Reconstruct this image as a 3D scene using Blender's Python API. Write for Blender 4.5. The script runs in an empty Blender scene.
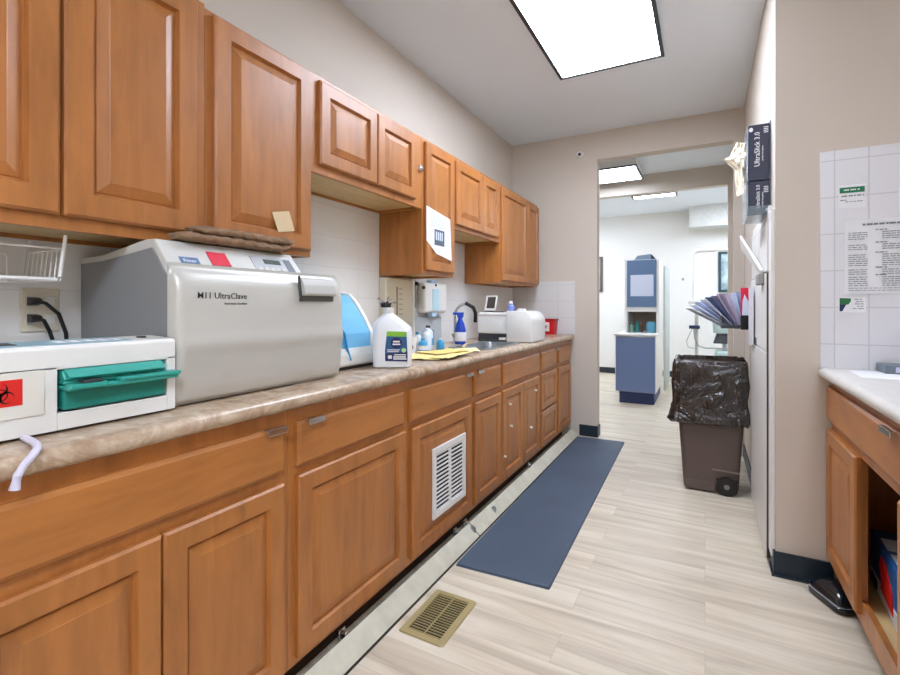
import bpy, bmesh, math, random
from mathutils import Vector, Matrix, noise
random.seed(7)
PI = math.pi
sc = bpy.context.scene
col = sc.collection

# ------------------------------------------------------------------ camera, world, exposure
cam = bpy.data.cameras.new('camera')
cam.sensor_width = 36.0
cam.lens = 472 / 900 * 36
cam.shift_y = -31.5 / 900
cam.clip_start = 0.02
cam_o = bpy.data.objects.new('camera', cam)
cam_o.location = (0, 0, 1.172)
cam_o.rotation_euler = (PI / 2, 0, math.atan2(255, 472))
col.objects.link(cam_o)
sc.camera = cam_o
w = bpy.data.worlds.new('world')
w.use_nodes = True
w.node_tree.nodes['Background'].inputs[0].default_value = (0.9, 0.95, 1, 1)
w.node_tree.nodes['Background'].inputs[1].default_value = 0.3
sc.world = w
sc.view_settings.view_transform = 'Standard'
sc.view_settings.look = 'None'
sc.view_settings.gamma = 1
sc.view_settings.use_curve_mapping = False
sc.view_settings.exposure = 1.08
sc.cycles.max_bounces = 10
sc.cycles.diffuse_bounces = 6
sc.cycles.sample_clamp_indirect = 6
LIGHT_MAIN, FILL_NEAR, LIGHT_HALL, LIGHT_FAR = 12.0, 18.0, 7.5, 13.0

# ------------------------------------------------------------------ materials
def lin(h):
    h = h.lstrip('#')
    v = [int(h[i:i + 2], 16) / 255 for i in (0, 2, 4)]
    return tuple(x / 12.92 if x <= .04045 else ((x + .055) / 1.055) ** 2.4 for x in v) + (1,)

MATS = {}
def mat(name, color, rough=.5, metal=0, var=0.0, vscale=6, bump=0, bscale=80, bdist=.01, bdistort=0, coat=0, trans=0, emit=None, estr=0, spec=.5, alpha=1, ior=1.45, stretch=(1, 1, 1)):
    if name in MATS: return MATS[name]
    m = bpy.data.materials.new(name); m.use_nodes = True
    nt = m.node_tree; b = nt.nodes['Principled BSDF']
    c = lin(color)
    b.inputs['Base Color'].default_value = c
    b.inputs['Roughness'].default_value = rough
    b.inputs['Metallic'].default_value = metal
    b.inputs['Coat Weight'].default_value = coat
    b.inputs['Coat Roughness'].default_value = .15
    b.inputs['Transmission Weight'].default_value = trans
    b.inputs['Specular IOR Level'].default_value = spec
    b.inputs['IOR'].default_value = ior
    b.inputs['Alpha'].default_value = alpha
    if emit:
        b.inputs['Emission Color'].default_value = lin(emit); b.inputs['Emission Strength'].default_value = estr
    tc = nt.nodes.new('ShaderNodeTexCoord'); mp = nt.nodes.new('ShaderNodeMapping')
    mp.inputs['Scale'].default_value = stretch
    nt.links.new(tc.outputs['Object'], mp.inputs['Vector'])
    n = nt.nodes.new('ShaderNodeTexNoise'); n.inputs['Scale'].default_value = vscale; n.inputs['Detail'].default_value = 5
    nt.links.new(mp.outputs[0], n.inputs['Vector'])
    r = nt.nodes.new('ShaderNodeValToRGB')
    lo = tuple(x * (1 - var) for x in c[:3]) + (1,); hi = tuple(min(1, x * (1 + var)) for x in c[:3]) + (1,)
    r.color_ramp.elements[0].position = .3; r.color_ramp.elements[1].position = .7
    r.color_ramp.elements[0].color = lo; r.color_ramp.elements[1].color = hi
    nt.links.new(n.outputs['Fac'], r.inputs[0]); nt.links.new(r.outputs[0], b.inputs['Base Color'])
    if bump:
        n2 = nt.nodes.new('ShaderNodeTexNoise'); n2.inputs['Scale'].default_value = bscale; n2.inputs['Detail'].default_value = 4
        nt.links.new(mp.outputs[0], n2.inputs['Vector'])
        bp = nt.nodes.new('ShaderNodeBump'); bp.inputs['Strength'].default_value = bump; bp.inputs['Distance'].default_value = bdist; n2.inputs['Distortion'].default_value = bdistort
        nt.links.new(n2.outputs['Fac'], bp.inputs['Height']); nt.links.new(bp.outputs[0], b.inputs['Normal'])
    MATS[name] = m
    return m

def wood_mat(name, base, dark, stretch, rough=.42):
    m = bpy.data.materials.new(name); m.use_nodes = True
    nt = m.node_tree; N = nt.nodes.new; Lk = nt.links.new
    b = nt.nodes['Principled BSDF']; b.inputs['Roughness'].default_value = rough
    b.inputs['Coat Weight'].default_value = .35; b.inputs['Coat Roughness'].default_value = .36
    tc = N('ShaderNodeTexCoord'); oi = N('ShaderNodeObjectInfo'); mp = N('ShaderNodeMapping')
    mp.inputs['Scale'].default_value = stretch
    mul = N('ShaderNodeVectorMath'); mul.operation = 'SCALE'; mul.inputs[0].default_value = (31, 17, 43)
    Lk(oi.outputs['Random'], mul.inputs['Scale'])
    Lk(tc.outputs['Object'], mp.inputs['Vector']); Lk(mul.outputs[0], mp.inputs['Location'])
    n1 = N('ShaderNodeTexNoise'); n1.inputs['Scale'].default_value = 1.0; n1.inputs['Detail'].default_value = 6; n1.inputs['Roughness'].default_value = .62; n1.inputs['Distortion'].default_value = .6
    Lk(mp.outputs[0], n1.inputs['Vector'])
    rp = N('ShaderNodeValToRGB'); rp.color_ramp.elements[0].position = .28; rp.color_ramp.elements[1].position = .72
    rp.color_ramp.elements[0].color = lin(dark); rp.color_ramp.elements[1].color = lin(base)
    Lk(n1.outputs['Fac'], rp.inputs[0])
    n3 = N('ShaderNodeTexNoise'); n3.inputs['Scale'].default_value = 3.2; n3.inputs['Detail'].default_value = 3
    Lk(tc.outputs['Object'], n3.inputs['Vector'])
    hs = N('ShaderNodeHueSaturation'); Lk(rp.outputs[0], hs.inputs['Color'])
    mr = N('ShaderNodeMapRange'); mr.inputs['To Min'].default_value = .88; mr.inputs['To Max'].default_value = 1.12
    Lk(n3.outputs['Fac'], mr.inputs['Value']); Lk(mr.outputs[0], hs.inputs['Value'])
    n4 = N('ShaderNodeTexNoise'); n4.inputs['Scale'].default_value = 26; n4.inputs['Detail'].default_value = 4
    ma = N('ShaderNodeMapping'); ma.inputs['Scale'].default_value = tuple(.25 if q < 3 else 1 for q in stretch); Lk(tc.outputs['Object'], ma.inputs['Vector']); Lk(mul.outputs[0], ma.inputs['Location'])
    Lk(ma.outputs[0], n4.inputs['Vector'])
    r4 = N('ShaderNodeValToRGB'); r4.color_ramp.elements[0].position = .3; r4.color_ramp.elements[1].position = .5
    r4.color_ramp.elements[0].color = (.86, .83, .80, 1); r4.color_ramp.elements[1].color = (1, 1, 1, 1); Lk(n4.outputs['Fac'], r4.inputs[0])
    mm = N('ShaderNodeMix'); mm.data_type = 'RGBA'; mm.blend_type = 'MULTIPLY'; mm.inputs['Factor'].default_value = 1
    Lk(hs.outputs[0], mm.inputs['A']); Lk(r4.outputs[0], mm.inputs['B'])
    Lk(mm.outputs['Result'], b.inputs['Base Color'])
    MATS[name] = m
    return m

WOOD = wood_mat('maple_vertical', '#b9773a', '#9a602a', (14, 14, 1.6))
WOODH = wood_mat('maple_horizontal', '#ba783b', '#9b612b', (14, 1.6, 14))
WOODIN = wood_mat('birch_interior', '#d8bd8b', '#caa970', (9, 1.5, 9), .55)

def floor_mat():
    m = bpy.data.materials.new('vinyl_plank'); m.use_nodes = True
    nt = m.node_tree; N = nt.nodes.new; Lk = nt.links.new; b = nt.nodes['Principled BSDF']
    b.inputs['Roughness'].default_value = .38; b.inputs['Specular IOR Level'].default_value = .4
    tc = N('ShaderNodeTexCoord')
    br = N('ShaderNodeTexBrick'); br.inputs['Scale'].default_value = 1; br.inputs['Brick Width'].default_value = 1.22; br.inputs['Row Height'].default_value = .152
    br.inputs['Mortar Size'].default_value = .0007; br.inputs['Color1'].default_value = (0, 0, 0, 1); br.inputs['Color2'].default_value = (1, 1, 1, 1); br.inputs['Mortar'].default_value = (.5, .5, .5, 1)
    br.offset = .37
    Lk(tc.outputs['Object'], br.inputs['Vector'])
    mp = N('ShaderNodeMapping'); mp.inputs['Scale'].default_value = (.9, 13, 1)
    add = N('ShaderNodeVectorMath'); add.operation = 'MULTIPLY_ADD'; add.inputs[1].default_value = (3, 7, 0)
    Lk(br.outputs['Color'], add.inputs[0]); Lk(tc.outputs['Object'], add.inputs[2]); Lk(add.outputs[0], mp.inputs['Vector'])
    n = N('ShaderNodeTexNoise'); n.inputs['Scale'].default_value = 1.2; n.inputs['Detail'].default_value = 7; n.inputs['Roughness'].default_value = .6; n.inputs['Distortion'].default_value = .8
    Lk(mp.outputs[0], n.inputs['Vector'])
    rp = N('ShaderNodeValToRGB'); e = rp.color_ramp.elements
    e[0].position = .3; e[0].color = lin('#b5a894'); e[1].position = .68; e[1].color = lin('#ded5c3')
    k = e.new(.5); k.color = lin('#cfc3ae')
    Lk(n.outputs['Fac'], rp.inputs[0])
    hs = N('ShaderNodeHueSaturation'); Lk(rp.outputs[0], hs.inputs['Color'])
    mr = N('ShaderNodeMapRange'); mr.inputs['To Min'].default_value = .95; mr.inputs['To Max'].default_value = 1.03
    Lk(br.outputs['Color'], mr.inputs['Value']); Lk(mr.outputs[0], hs.inputs['Value'])
    mx = N('ShaderNodeMix'); mx.data_type = 'RGBA'; mx.inputs['B'].default_value = lin('#b0a496')
    Lk(br.outputs['Fac'], mx.inputs['Factor']); Lk(hs.outputs[0], mx.inputs['A']); Lk(mx.outputs['Result'], b.inputs['Base Color'])
    return m

def tile_mat(name, base, grout, wdt, hgt, axes, offs=(0, 0), off=.5):
    m = bpy.data.materials.new(name); m.use_nodes = True
    nt = m.node_tree; N = nt.nodes.new; Lk = nt.links.new; b = nt.nodes['Principled BSDF']
    b.inputs['Roughness'].default_value = .22
    tc = N('ShaderNodeTexCoord'); sp = N('ShaderNodeSeparateXYZ'); cb = N('ShaderNodeCombineXYZ')
    Lk(tc.outputs['Object'], sp.inputs[0])
    for i, a in enumerate(axes):
        ad = N('ShaderNodeMath'); ad.inputs[1].default_value = offs[i]
        Lk(sp.outputs['XYZ'.index(a)], ad.inputs[0]); Lk(ad.outputs[0], cb.inputs[i])
    br = N('ShaderNodeTexBrick'); br.offset = off
    br.inputs['Scale'].default_value = 1; br.inputs['Brick Width'].default_value = wdt; br.inputs['Row Height'].default_value = hgt
    br.inputs['Mortar Size'].default_value = .0022
    br.inputs['Color1'].default_value = lin(base); br.inputs['Color2'].default_value = lin(base); br.inputs['Mortar'].default_value = lin(grout)
    Lk(cb.outputs[0], br.inputs['Vector']); Lk(br.outputs['Color'], b.inputs['Base Color'])
    bp = N('ShaderNodeBump'); bp.inputs['Strength'].default_value = .2; bp.inputs['Distance'].default_value = .001; bp.invert = True
    Lk(br.outputs['Fac'], bp.inputs['Height']); Lk(bp.outputs[0], b.inputs['Normal'])
    return m

def laminate_mat():
    m = bpy.data.materials.new('laminate'); m.use_nodes = True
    nt = m.node_tree; N = nt.nodes.new; Lk = nt.links.new; b = nt.nodes['Principled BSDF']
    b.inputs['Roughness'].default_value = .25
    tc = N('ShaderNodeTexCoord')
    n = N('ShaderNodeTexNoise'); n.inputs['Scale'].default_value = 13; n.inputs['Detail'].default_value = 8; n.inputs['Roughness'].default_value = .7; n.inputs['Distortion'].default_value = 1
    Lk(tc.outputs['Object'], n.inputs['Vector'])
    rp = N('ShaderNodeValToRGB'); e = rp.color_ramp.elements
    e[0].position = .32; e[0].color = lin('#987c62'); e[1].position = .7; e[1].color = lin('#d3c4af')
    k = e.new(.5); k.color = lin('#b49d85')
    Lk(n.outputs['Fac'], rp.inputs[0]); Lk(rp.outputs[0], b.inputs['Base Color'])
    return m

FLOOR = floor_mat()
LAM = laminate_mat()
WALL = mat('beige_paint', '#cdc3b7', .75, var=.015, vscale=2, bump=.05, bscale=160)
WALLW = mat('white_paint', '#dfddd8', .7, var=.01, vscale=2)
CEIL = mat('ceiling_paint', '#e2e8ee', .85, var=.01, vscale=1.5, bump=.05, bscale=120)
BLACKBASE = mat('black_cove_base', '#1b2a36', .4)
TILE_L = tile_mat('white_tile_side', '#e3e3e1', '#d8d8d6', .4, .152, 'YZ', off=0)
TILE_F = tile_mat('white_tile_far', '#d9d8d6', '#c9c8c6', .3, .152, 'XZ', off=0)
TILE_R = tile_mat('white_tile_right', '#dddde2', '#c6c6ca', .1095, .152, 'XZ', offs=(-.472, .05), off=0)
WHITE = mat('white_plastic', '#e4e4e0', .35, var=.01)
WHITEM = mat('white_enamel', '#e2e1dd', .4)
OFFW = mat('ivory_plastic', '#d9d2bf', .4)
LGREY = mat('light_grey_plastic', '#c8c8c2', .38, var=.01)
MGREY = mat('mid_grey_plastic', '#8f908d', .5, var=.03)
DGREY = mat('dark_grey_plastic', '#3c3f42', .4)
BLACK = mat('black_plastic', '#141414', .35)
CHROME = mat('chrome', '#d5d7d8', .18, 1)
STEEL = mat('steel', '#a9b0b6', .3, 1)
PAPER = mat('white_paper', '#e6e7ea', .8)
PAPERB = mat('bluish_paper', '#cfd8ea', .8)
INK = mat('print_ink', '#7c7f85', .8)
RED = mat('red_label', '#d8261f', .5)
GREEN = mat('green_print', '#1d7a55', .6)
TEAL = mat('teal_plastic', '#2f9d90', .3, coat=.3)
TEALD = mat('dark_teal_plastic', '#1f8377', .35, coat=.2)
MATM = mat('rubber_mat', '#475567', .55, var=.12, vscale=2.2, bump=.25, bscale=260)
BROWNP = mat('brown_plastic', '#5d4f4a', .5, var=.04, bump=.1, bscale=300)
BAG = mat('black_bag_film', '#2a211c', .16, spec=.7, bump=1, bscale=7, bdist=.09, bdistort=1.2, coat=.5)
BRASS = mat('tan_metal', '#b3a476', .4, .3)
HOLE_SHADE = mat('cavity_shade', '#0c0a08', .9)  # near-black colour carrying the shade inside openings
BLUEP = mat('blue_panel', '#66789f', .5, var=.02)
NAVY = mat('navy_panel', '#27335c', .5)
GLASSB = mat('blue_clear_cover', '#7fc6ee', .12, var=.03, coat=.5)
BLUED = mat('deep_blue_plastic', '#2a8fc8', .3)
CLEAR = mat('clear_plastic', '#dfeaf2', .12, trans=.85, ior=1.3)
QUILT = mat('brown_quilt', '#8a6f56', .9, var=.25, vscale=30, bump=.8, bscale=45)
TRIMW = mat('worn_trim_board', '#c3bfad', .55, var=.1, vscale=14, stretch=(1, 1, 1))
def glow(name, color, s): return mat(name, '#ffffff', .5, emit=color, estr=s)

# ------------------------------------------------------------------ geometry
class MB:
    def __init__(s): s.bm = bmesh.new()
    def box(s, x0, x1, y0, y1, z0, z1, bev=0, seg=2, M=None):
        b = bmesh.new()
        bmesh.ops.create_cube(b, size=1)
        bmesh.ops.scale(b, vec=(abs(x1 - x0), abs(y1 - y0), abs(z1 - z0)), verts=b.verts)
        bmesh.ops.translate(b, vec=((x0 + x1) / 2, (y0 + y1) / 2, (z0 + z1) / 2), verts=b.verts)
        if bev: bmesh.ops.bevel(b, geom=list(b.edges), offset=bev, segments=seg, affect='EDGES', profile=.5)
        return s.add(b, M)
    def add(s, b, M=None):
        if M is not None: bmesh.ops.transform(b, matrix=M, verts=b.verts)
        me = bpy.data.meshes.new('t'); b.to_mesh(me); b.free(); s.bm.from_mesh(me); bpy.data.meshes.remove(me)
        return s
    def prism(s, pts, axis, a0, a1, bev=0, M=None):
        """pts: closed 2D outline in the two axes other than `axis` (in x,y,z order)."""
        b = bmesh.new()
        def v(p, a):
            return {'x': (a, p[0], p[1]), 'y': (p[0], a, p[1]), 'z': (p[0], p[1], a)}[axis]
        A = [b.verts.new(v(p, a0)) for p in pts]; B = [b.verts.new(v(p, a1)) for p in pts]
        b.faces.new(A); b.faces.new(B[::-1])
        n = len(pts)
        for i in range(n): b.faces.new((A[i], B[i], B[(i + 1) % n], A[(i + 1) % n]))
        bmesh.ops.recalc_face_normals(b, faces=b.faces)
        if bev: bmesh.ops.bevel(b, geom=list(b.edges), offset=bev, segments=2, affect='EDGES', profile=.5)
        return s.add(b, M)
    def tube(s, pts, r, seg=8, rs=None, closed=False):
        b = bmesh.new(); P = [Vector(p) for p in pts]; n = len(P); rings = []
        up = Vector((.13, .27, 1)).normalized()
        for i, p in enumerate(P):
            if closed: t = (P[(i + 1) % n] - P[i - 1])
            else: t = (P[min(i + 1, n - 1)] - P[max(i - 1, 0)])
            t.normalize(); a = t.cross(up)
            if a.length < 1e-3: a = t.cross(Vector((1, 0, 0)))
            a.normalize(); c = a.cross(t); rr = rs[i] if rs else r
            rings.append([b.verts.new(p + (a * math.cos(q) + c * math.sin(q)) * rr) for q in [2 * PI * k / seg for k in range(seg)]])
        m = n if closed else n - 1
        for i in range(m):
            A, B = rings[i], rings[(i + 1) % n]
            for k in range(seg): b.faces.new((A[k], A[(k + 1) % seg], B[(k + 1) % seg], B[k]))
        if not closed: b.faces.new(rings[0][::-1]); b.faces.new(rings[-1])
        bmesh.ops.recalc_face_normals(b, faces=b.faces)
        return s.add(b)
    def cyl(s, p0, p1, r0, r1=None, seg=20): return s.tube([p0, p1], r0, seg, rs=[r0, r0 if r1 is None else r1])
    def lathe(s, prof, c, seg=24, sx=1, sy=1, M=None):
        b = bmesh.new(); rings = []
        for r, z in prof: rings.append([b.verts.new((c[0] + r * sx * math.cos(2 * PI * k / seg), c[1] + r * sy * math.sin(2 * PI * k / seg), c[2] + z)) for k in range(seg)])
        for A, B in zip(rings, rings[1:]):
            for k in range(seg): b.faces.new((A[k], A[(k + 1) % seg], B[(k + 1) % seg], B[k]))
        b.faces.new(rings[0][::-1]); b.faces.new(rings[-1])
        bmesh.ops.recalc_face_normals(b, faces=b.faces)
        return s.add(b, M)
    def loft(s, rings, cap=True):
        b = bmesh.new(); R = [[b.verts.new(p) for p in r] for r in rings]; n = len(R[0])
        for A, B in zip(R, R[1:]):
            for k in range(n): b.faces.new((A[k], A[(k + 1) % n], B[(k + 1) % n], B[k]))
        if cap: b.faces.new(R[0][::-1]); b.faces.new(R[-1])
        bmesh.ops.recalc_face_normals(b, faces=b.faces)
        return s.add(b)
    def sheet(s, fn, nu, nv, th):
        """thin solid from fn(u,v)->(x,y,z), thickness th along the local normal (approx z or given)."""
        b = bmesh.new(); P = [[Vector(fn(i / nu, j / nv)) for j in range(nv + 1)] for i in range(nu + 1)]
        def nrm(i, j):
            a = P[min(i + 1, nu)][j] - P[max(i - 1, 0)][j]; c = P[i][min(j + 1, nv)] - P[i][max(j - 1, 0)]
            q = a.cross(c); return q.normalized() if q.length > 1e-9 else Vector((0, 0, 1))
        T = [[b.verts.new(P[i][j] + nrm(i, j) * th / 2) for j in range(nv + 1)] for i in range(nu + 1)]
        U = [[b.verts.new(P[i][j] - nrm(i, j) * th / 2) for j in range(nv + 1)] for i in range(nu + 1)]
        for i in range(nu):
            for j in range(nv):
                b.faces.new((T[i][j], T[i + 1][j], T[i + 1][j + 1], T[i][j + 1])); b.faces.new((U[i][j], U[i][j + 1], U[i + 1][j + 1], U[i + 1][j]))
        for i in range(nu):
            b.faces.new((T[i][0], U[i][0], U[i + 1][0], T[i + 1][0])); b.faces.new((T[i][nv], T[i + 1][nv], U[i + 1][nv], U[i][nv]))
        for j in range(nv):
            b.faces.new((T[0][j], T[0][j + 1], U[0][j + 1], U[0][j])); b.faces.new((T[nu][j], U[nu][j], U[nu][j + 1], T[nu][j + 1]))
        bmesh.ops.recalc_face_normals(b, faces=b.faces)
        return s.add(b)
    def panel(s, o, u, v, n, wd, ht, t, rings):
        """nested rectangles in the plane (u,v) at o (lower corner, back plane); rings = [(inset, height)]"""
        b = bmesh.new(); o, u, v, n = map(Vector, (o, u, v, n)); R = []
        for ins, h in rings:
            R.append([b.verts.new(o + u * a + v * c + n * h) for a, c in ((ins, ins), (wd - ins, ins), (wd - ins, ht - ins), (ins, ht - ins))])
        for A, B in zip(R, R[1:]):
            for k in range(4): b.faces.new((A[k], A[(k + 1) % 4], B[(k + 1) % 4], B[k]))
        b.faces.new(R[0][::-1]); b.faces.new(R[-1])
        bmesh.ops.recalc_face_normals(b, faces=b.faces)
        return s.add(b)
    def build(s, name, m, parent=None, smooth=False, angle=35):
        me = bpy.data.meshes.new(name)
        off = WORLD.get(parent.name if parent else None, Vector((0, 0, 0)))
        if parent: bmesh.ops.translate(s.bm, vec=-off, verts=s.bm.verts)
        s.bm.to_mesh(me); s.bm.free()
        me.materials.append(m)
        o = bpy.data.objects.new(name, me); col.objects.link(o)
        if smooth:
            for p in me.polygons: p.use_smooth = True
            me.set_sharp_from_angle(angle=math.radians(angle))
        if parent: o.parent = parent
        WORLD[o.name] = off.copy()
        return o
WORLD = {}
def tag(o, label, cat, group=None, kind=None):
    o['label'] = label
    if cat: o['category'] = cat
    if group: o['group'] = group
    if kind: o['kind'] = kind
    return o
def thing(name, loc, label, cat, group=None):
    o = bpy.data.objects.new(name, None); o.empty_display_size = .05
    o.location = loc; col.objects.link(o); WORLD[o.name] = Vector(loc)
    return tag(o, label, cat, group)
def struct(name, mb, m):
    o = mb.build(name, m); o['kind'] = 'structure'; return o
def text(body, size, m, parent, loc, u, v, name='lettering', align='LEFT', th=.0004):
    cu = bpy.data.curves.new('t', 'FONT'); cu.body = body; cu.size = size; cu.extrude = th; cu.align_x = align; cu.resolution_u = 2
    cu.offset = size * .003
    to = bpy.data.objects.new('t', cu); col.objects.link(to)
    dg = bpy.context.evaluated_depsgraph_get(); dg.update()
    me = bpy.data.meshes.new_from_object(to.evaluated_get(dg))
    bpy.data.objects.remove(to); bpy.data.curves.remove(cu)
    u, v = Vector(u), Vector(v); n = u.cross(v)
    off = WORLD[parent.name]; l = Vector(loc) - off
    M = Matrix(((u.x, v.x, n.x, l.x), (u.y, v.y, n.y, l.y), (u.z, v.z, n.z, l.z), (0, 0, 0, 1)))
    me.transform(M); me.materials.clear(); me.materials.append(m); me.name = name
    o = bpy.data.objects.new(name, me); col.objects.link(o); o.parent = parent; WORLD[o.name] = off.copy()
    return o
def nz(x, y, z=0): return noise.noise(Vector((x, y, z)))
def arc(cx, cz, r, a0, a1, n): return [(cx + r * math.cos(math.radians(a0 + (a1 - a0) * i / n)), cz + r * math.sin(math.radians(a0 + (a1 - a0) * i / n))) for i in range(n + 1)]

# ------------------------------------------------------------------ room shell
XL, YF, ZC = -1.65, 4.33, 2.727
struct('floor', MB().box(-3.2, 2.2, -2.6, 8.8, -.1, 0), FLOOR)
struct('ceiling', MB().box(-3.2, 2.2, -2.6, 8.8, ZC, ZC + .1), CEIL)
struct('wall_left', MB().box(XL - .1, XL, -2.5, YF + .11, 0, ZC), WALL)
struct('wall_back', MB().box(XL - .1, 1.16, -2.6, -2.5, 0, ZC), WALL)
struct('wall_right', MB().box(1.06, 1.16, -2.5, 2.485, 0, ZC), WALL)
struct('wall_niche', MB().box(.27, 1.16, 2.485, 2.585, 0, ZC), WALL)
# corridor side of the right wall with a recess for the white cabinet
REC = (2.585, 3.40, 1.57)
struct('wall_corridor', MB().box(.27, .37, REC[1], YF, 0, ZC).box(.27, .37, REC[0], REC[1], REC[2], ZC).box(.78, .84, REC[0], YF, 0, ZC).box(.37, .78, REC[1], REC[1] + .05, 0, ZC), WALL)
OX0, OX1, OZ = -.848, .20, 2.48
struct('wall_far', MB().box(XL, OX0, YF, YF + .11, 0, ZC).box(OX1, .9, YF, YF + .11, 0, ZC).box(OX0, OX1, YF, YF + .11, OZ, ZC), WALL)
# hallway behind the opening and the treatment room behind that
struct('wall_hall_left', MB().box(-3.1, -3.0, YF + .11, 8.7, 0, ZC), WALLW)
struct('wall_hall_right', MB().box(.27, .37, YF + .11, 6.01, 0, ZC), WALL)
struct('wall_hall_far', MB().box(.222, 1.9, 6.01, 6.12, 0, ZC).box(-3.0, -1.9, 6.01, 6.12, 0, ZC).box(-1.9, .222, 6.01, 6.12, 2.51, ZC), WALL)
struct('wall_hall_near', MB().box(-3.0, XL - .1, YF + .01, YF + .11, 0, ZC), WALL)
struct('wall_treatment_far', MB().box(-3.1, 2.0, 8.6, 8.7, 0, ZC), WALLW)
struct('wall_treatment_right', MB().box(1.9, 2.0, 6.01, 8.6, 0, ZC), WALLW)
struct('trim_soffit', MB().box(-.22, 1.9, 8.25, 8.6, 2.40, ZC), mat('mottled_soffit', '#d5d6d2', .8, var=.06, vscale=22, bump=.3, bscale=30))
# backsplash tile
struct('trim_tile_left', MB().box(XL, XL + .008, -.2, YF, .914, 1.72), TILE_L)
struct('trim_tile_far', MB().box(XL + .008, -1.043, YF - .008, YF, .914, 1.40), TILE_F)
struct('trim_tile_right', MB().box(.425, 1.06, 2.477, 2.485, .914, 1.815), TILE_R)
# cove bases
def cove(name, mb): struct(name, mb, BLACKBASE)
cove('baseboard_far', MB().box(-1.003, OX0 + .008, YF - .01, YF, 0, .1, .002).box(OX0, OX0 + .008, YF - .01, YF + .11, 0, .1, .002))
cove('baseboard_niche', MB().box(.262, .47, 2.475, 2.485, 0, .105, .002).box(.262, .27, 2.485, 2.585, 0, .105, .002).prism([(.255, 2.467), (.47, 2.467), (.47, 2.475), (.262, 2.475), (.262, 2.585), (.255, 2.585)], 'z', 0, .012))
cove('baseboard_corridor', MB().box(.262, .27, 3.42, YF, 0, .1, .002))
cove('baseboard_treatment', MB().box(-3.0, 1.9, 8.59, 8.6, 0, .1, .002))
struct('trim_casing', MB().box(.255, .27, 2.50, 2.585, .07, REC[2] + .03, .003).box(.255, .27, 3.40, 3.46, .02, REC[2] + .03, .003).box(.255, .27, 2.585, 3.40, REC[2], REC[2] + .06, .003), WHITEM)

# ------------------------------------------------------------------ ceiling lights
def ceiling_light(x0, x1, y0, y1, z, label, strength, drop=0, tint='#e3edff', split='x'):
    t = thing('ceiling_light', ((x0 + x1) / 2, (y0 + y1) / 2, z), label, 'ceiling light', 'ceiling lights')
    f = .022
    mb = MB()
    top = ZC
    zz = z - .012
    for a in ((x0, x0 + f, y0, y1), (x1 - f, x1, y0, y1), (x0 + f, x1 - f, y0, y0 + f), (x0 + f, x1 - f, y1 - f, y1)): mb.box(*a, zz, zz + .013)
    if top - zz > .03: MB().box(x0 + .01, x1 - .01, y0 + .01, y1 - .01, zz + .013, top).build('housing', WHITEM, t)
    mb.build('frame', mat('light_frame_dark', '#2a2d33', .4), t)
    d = MB().box(x0 + f, x1 - f, y0 + f, y1 - f, zz + .004, zz + .012).build('diffuser', glow('lamp_%s' % strength, tint, strength), t)
    if split:
        for k in (1, 2):
            xx = x0 + (x1 - x0) * k / 3
            MB().box(xx - .002, xx + .002, y0 + f, y1 - f, zz + .0015, zz + .0035).build('divider', mat('light_divider', '#cfd2d6', .5), t)
    return t
ceiling_light(-.87, -.22, 1.98, 3.20, ZC, 'large glowing fluorescent ceiling panel with dark frame above the corridor floor', LIGHT_MAIN)
ceiling_light(.15, .80, -1.5, -.28, ZC, 'added unseen fill light panel on the ceiling behind the viewer', FILL_NEAR)  # unseen fill panel, added to brighten surfaces that face the viewer
ceiling_light(-1.30, -.62, 5.22, 5.84, ZC - .085, 'smaller glowing ceiling light seen through the doorway opening', LIGHT_HALL)
ceiling_light(-.92, -.34, 7.1, 7.32, ZC, 'thin bright ceiling light strip of the room beyond the doorway', LIGHT_FAR)
ceiling_light(.4, 1.0, 6.6, 7.8, ZC, 'added unseen ceiling light brightening the far room behind the doorway header', LIGHT_FAR)  # out of sight, added to brighten the treatment room
ceiling_light(-2.4, -1.8, 6.6, 7.8, ZC, 'added unseen ceiling light brightening the far room left of the doorway', LIGHT_FAR)  # second unseen lamp added to brighten the treatment room

# ------------------------------------------------------------------ cabinets
DT = .02
def door_rings(fr=.052, t=DT):
    return [(0, 0), (0, t - .006), (.003, t - .003), (.006, t), (fr, t), (fr + .002, t - .006), (fr + .005, t - .0135), (fr + .009, t - .0135), (fr + .011, t - .011), (fr + .036, t - .003), (fr + .038, t - .002), (fr + .040, t - .002)]
def slab_rings(t=DT): return [(0, 0), (0, t - .007), (.004, t - .004), (.006, t - .003), (.010, t)]
def mk_door(parent, x, s, y0, y1, z0, z1, name='door', kind='door', m=None, fr=.052):
    """front faces +X when s=1, -X when s=-1; x = back plane"""
    mb = MB()
    u = (0, 1, 0) if s > 0 else (0, -1, 0)
    o = (x, y0 if s > 0 else y1, z0)
    mb.panel(o, u, (0, 0, 1), (s, 0, 0), y1 - y0, z1 - z0, DT, door_rings(fr) if kind == 'door' else slab_rings())
    return mb.build(name, m or (WOOD if kind == 'door' else WOODH), parent)
def tab_pull(parent, x, s, y, z):
    """small chrome tab clipped over the drawer's top edge"""
    mb = MB()
    hw = .034 if s > 0 else .045
    mb.box(x - .004, x + s * .018, y - hw, y + hw, z, z + .004, .001)
    mb.box(x + s * .0135, x + s * .018, y - hw, y + hw, z - .014, z + .004, .0015)
    return mb.build('handle', CHROME, parent)
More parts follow.
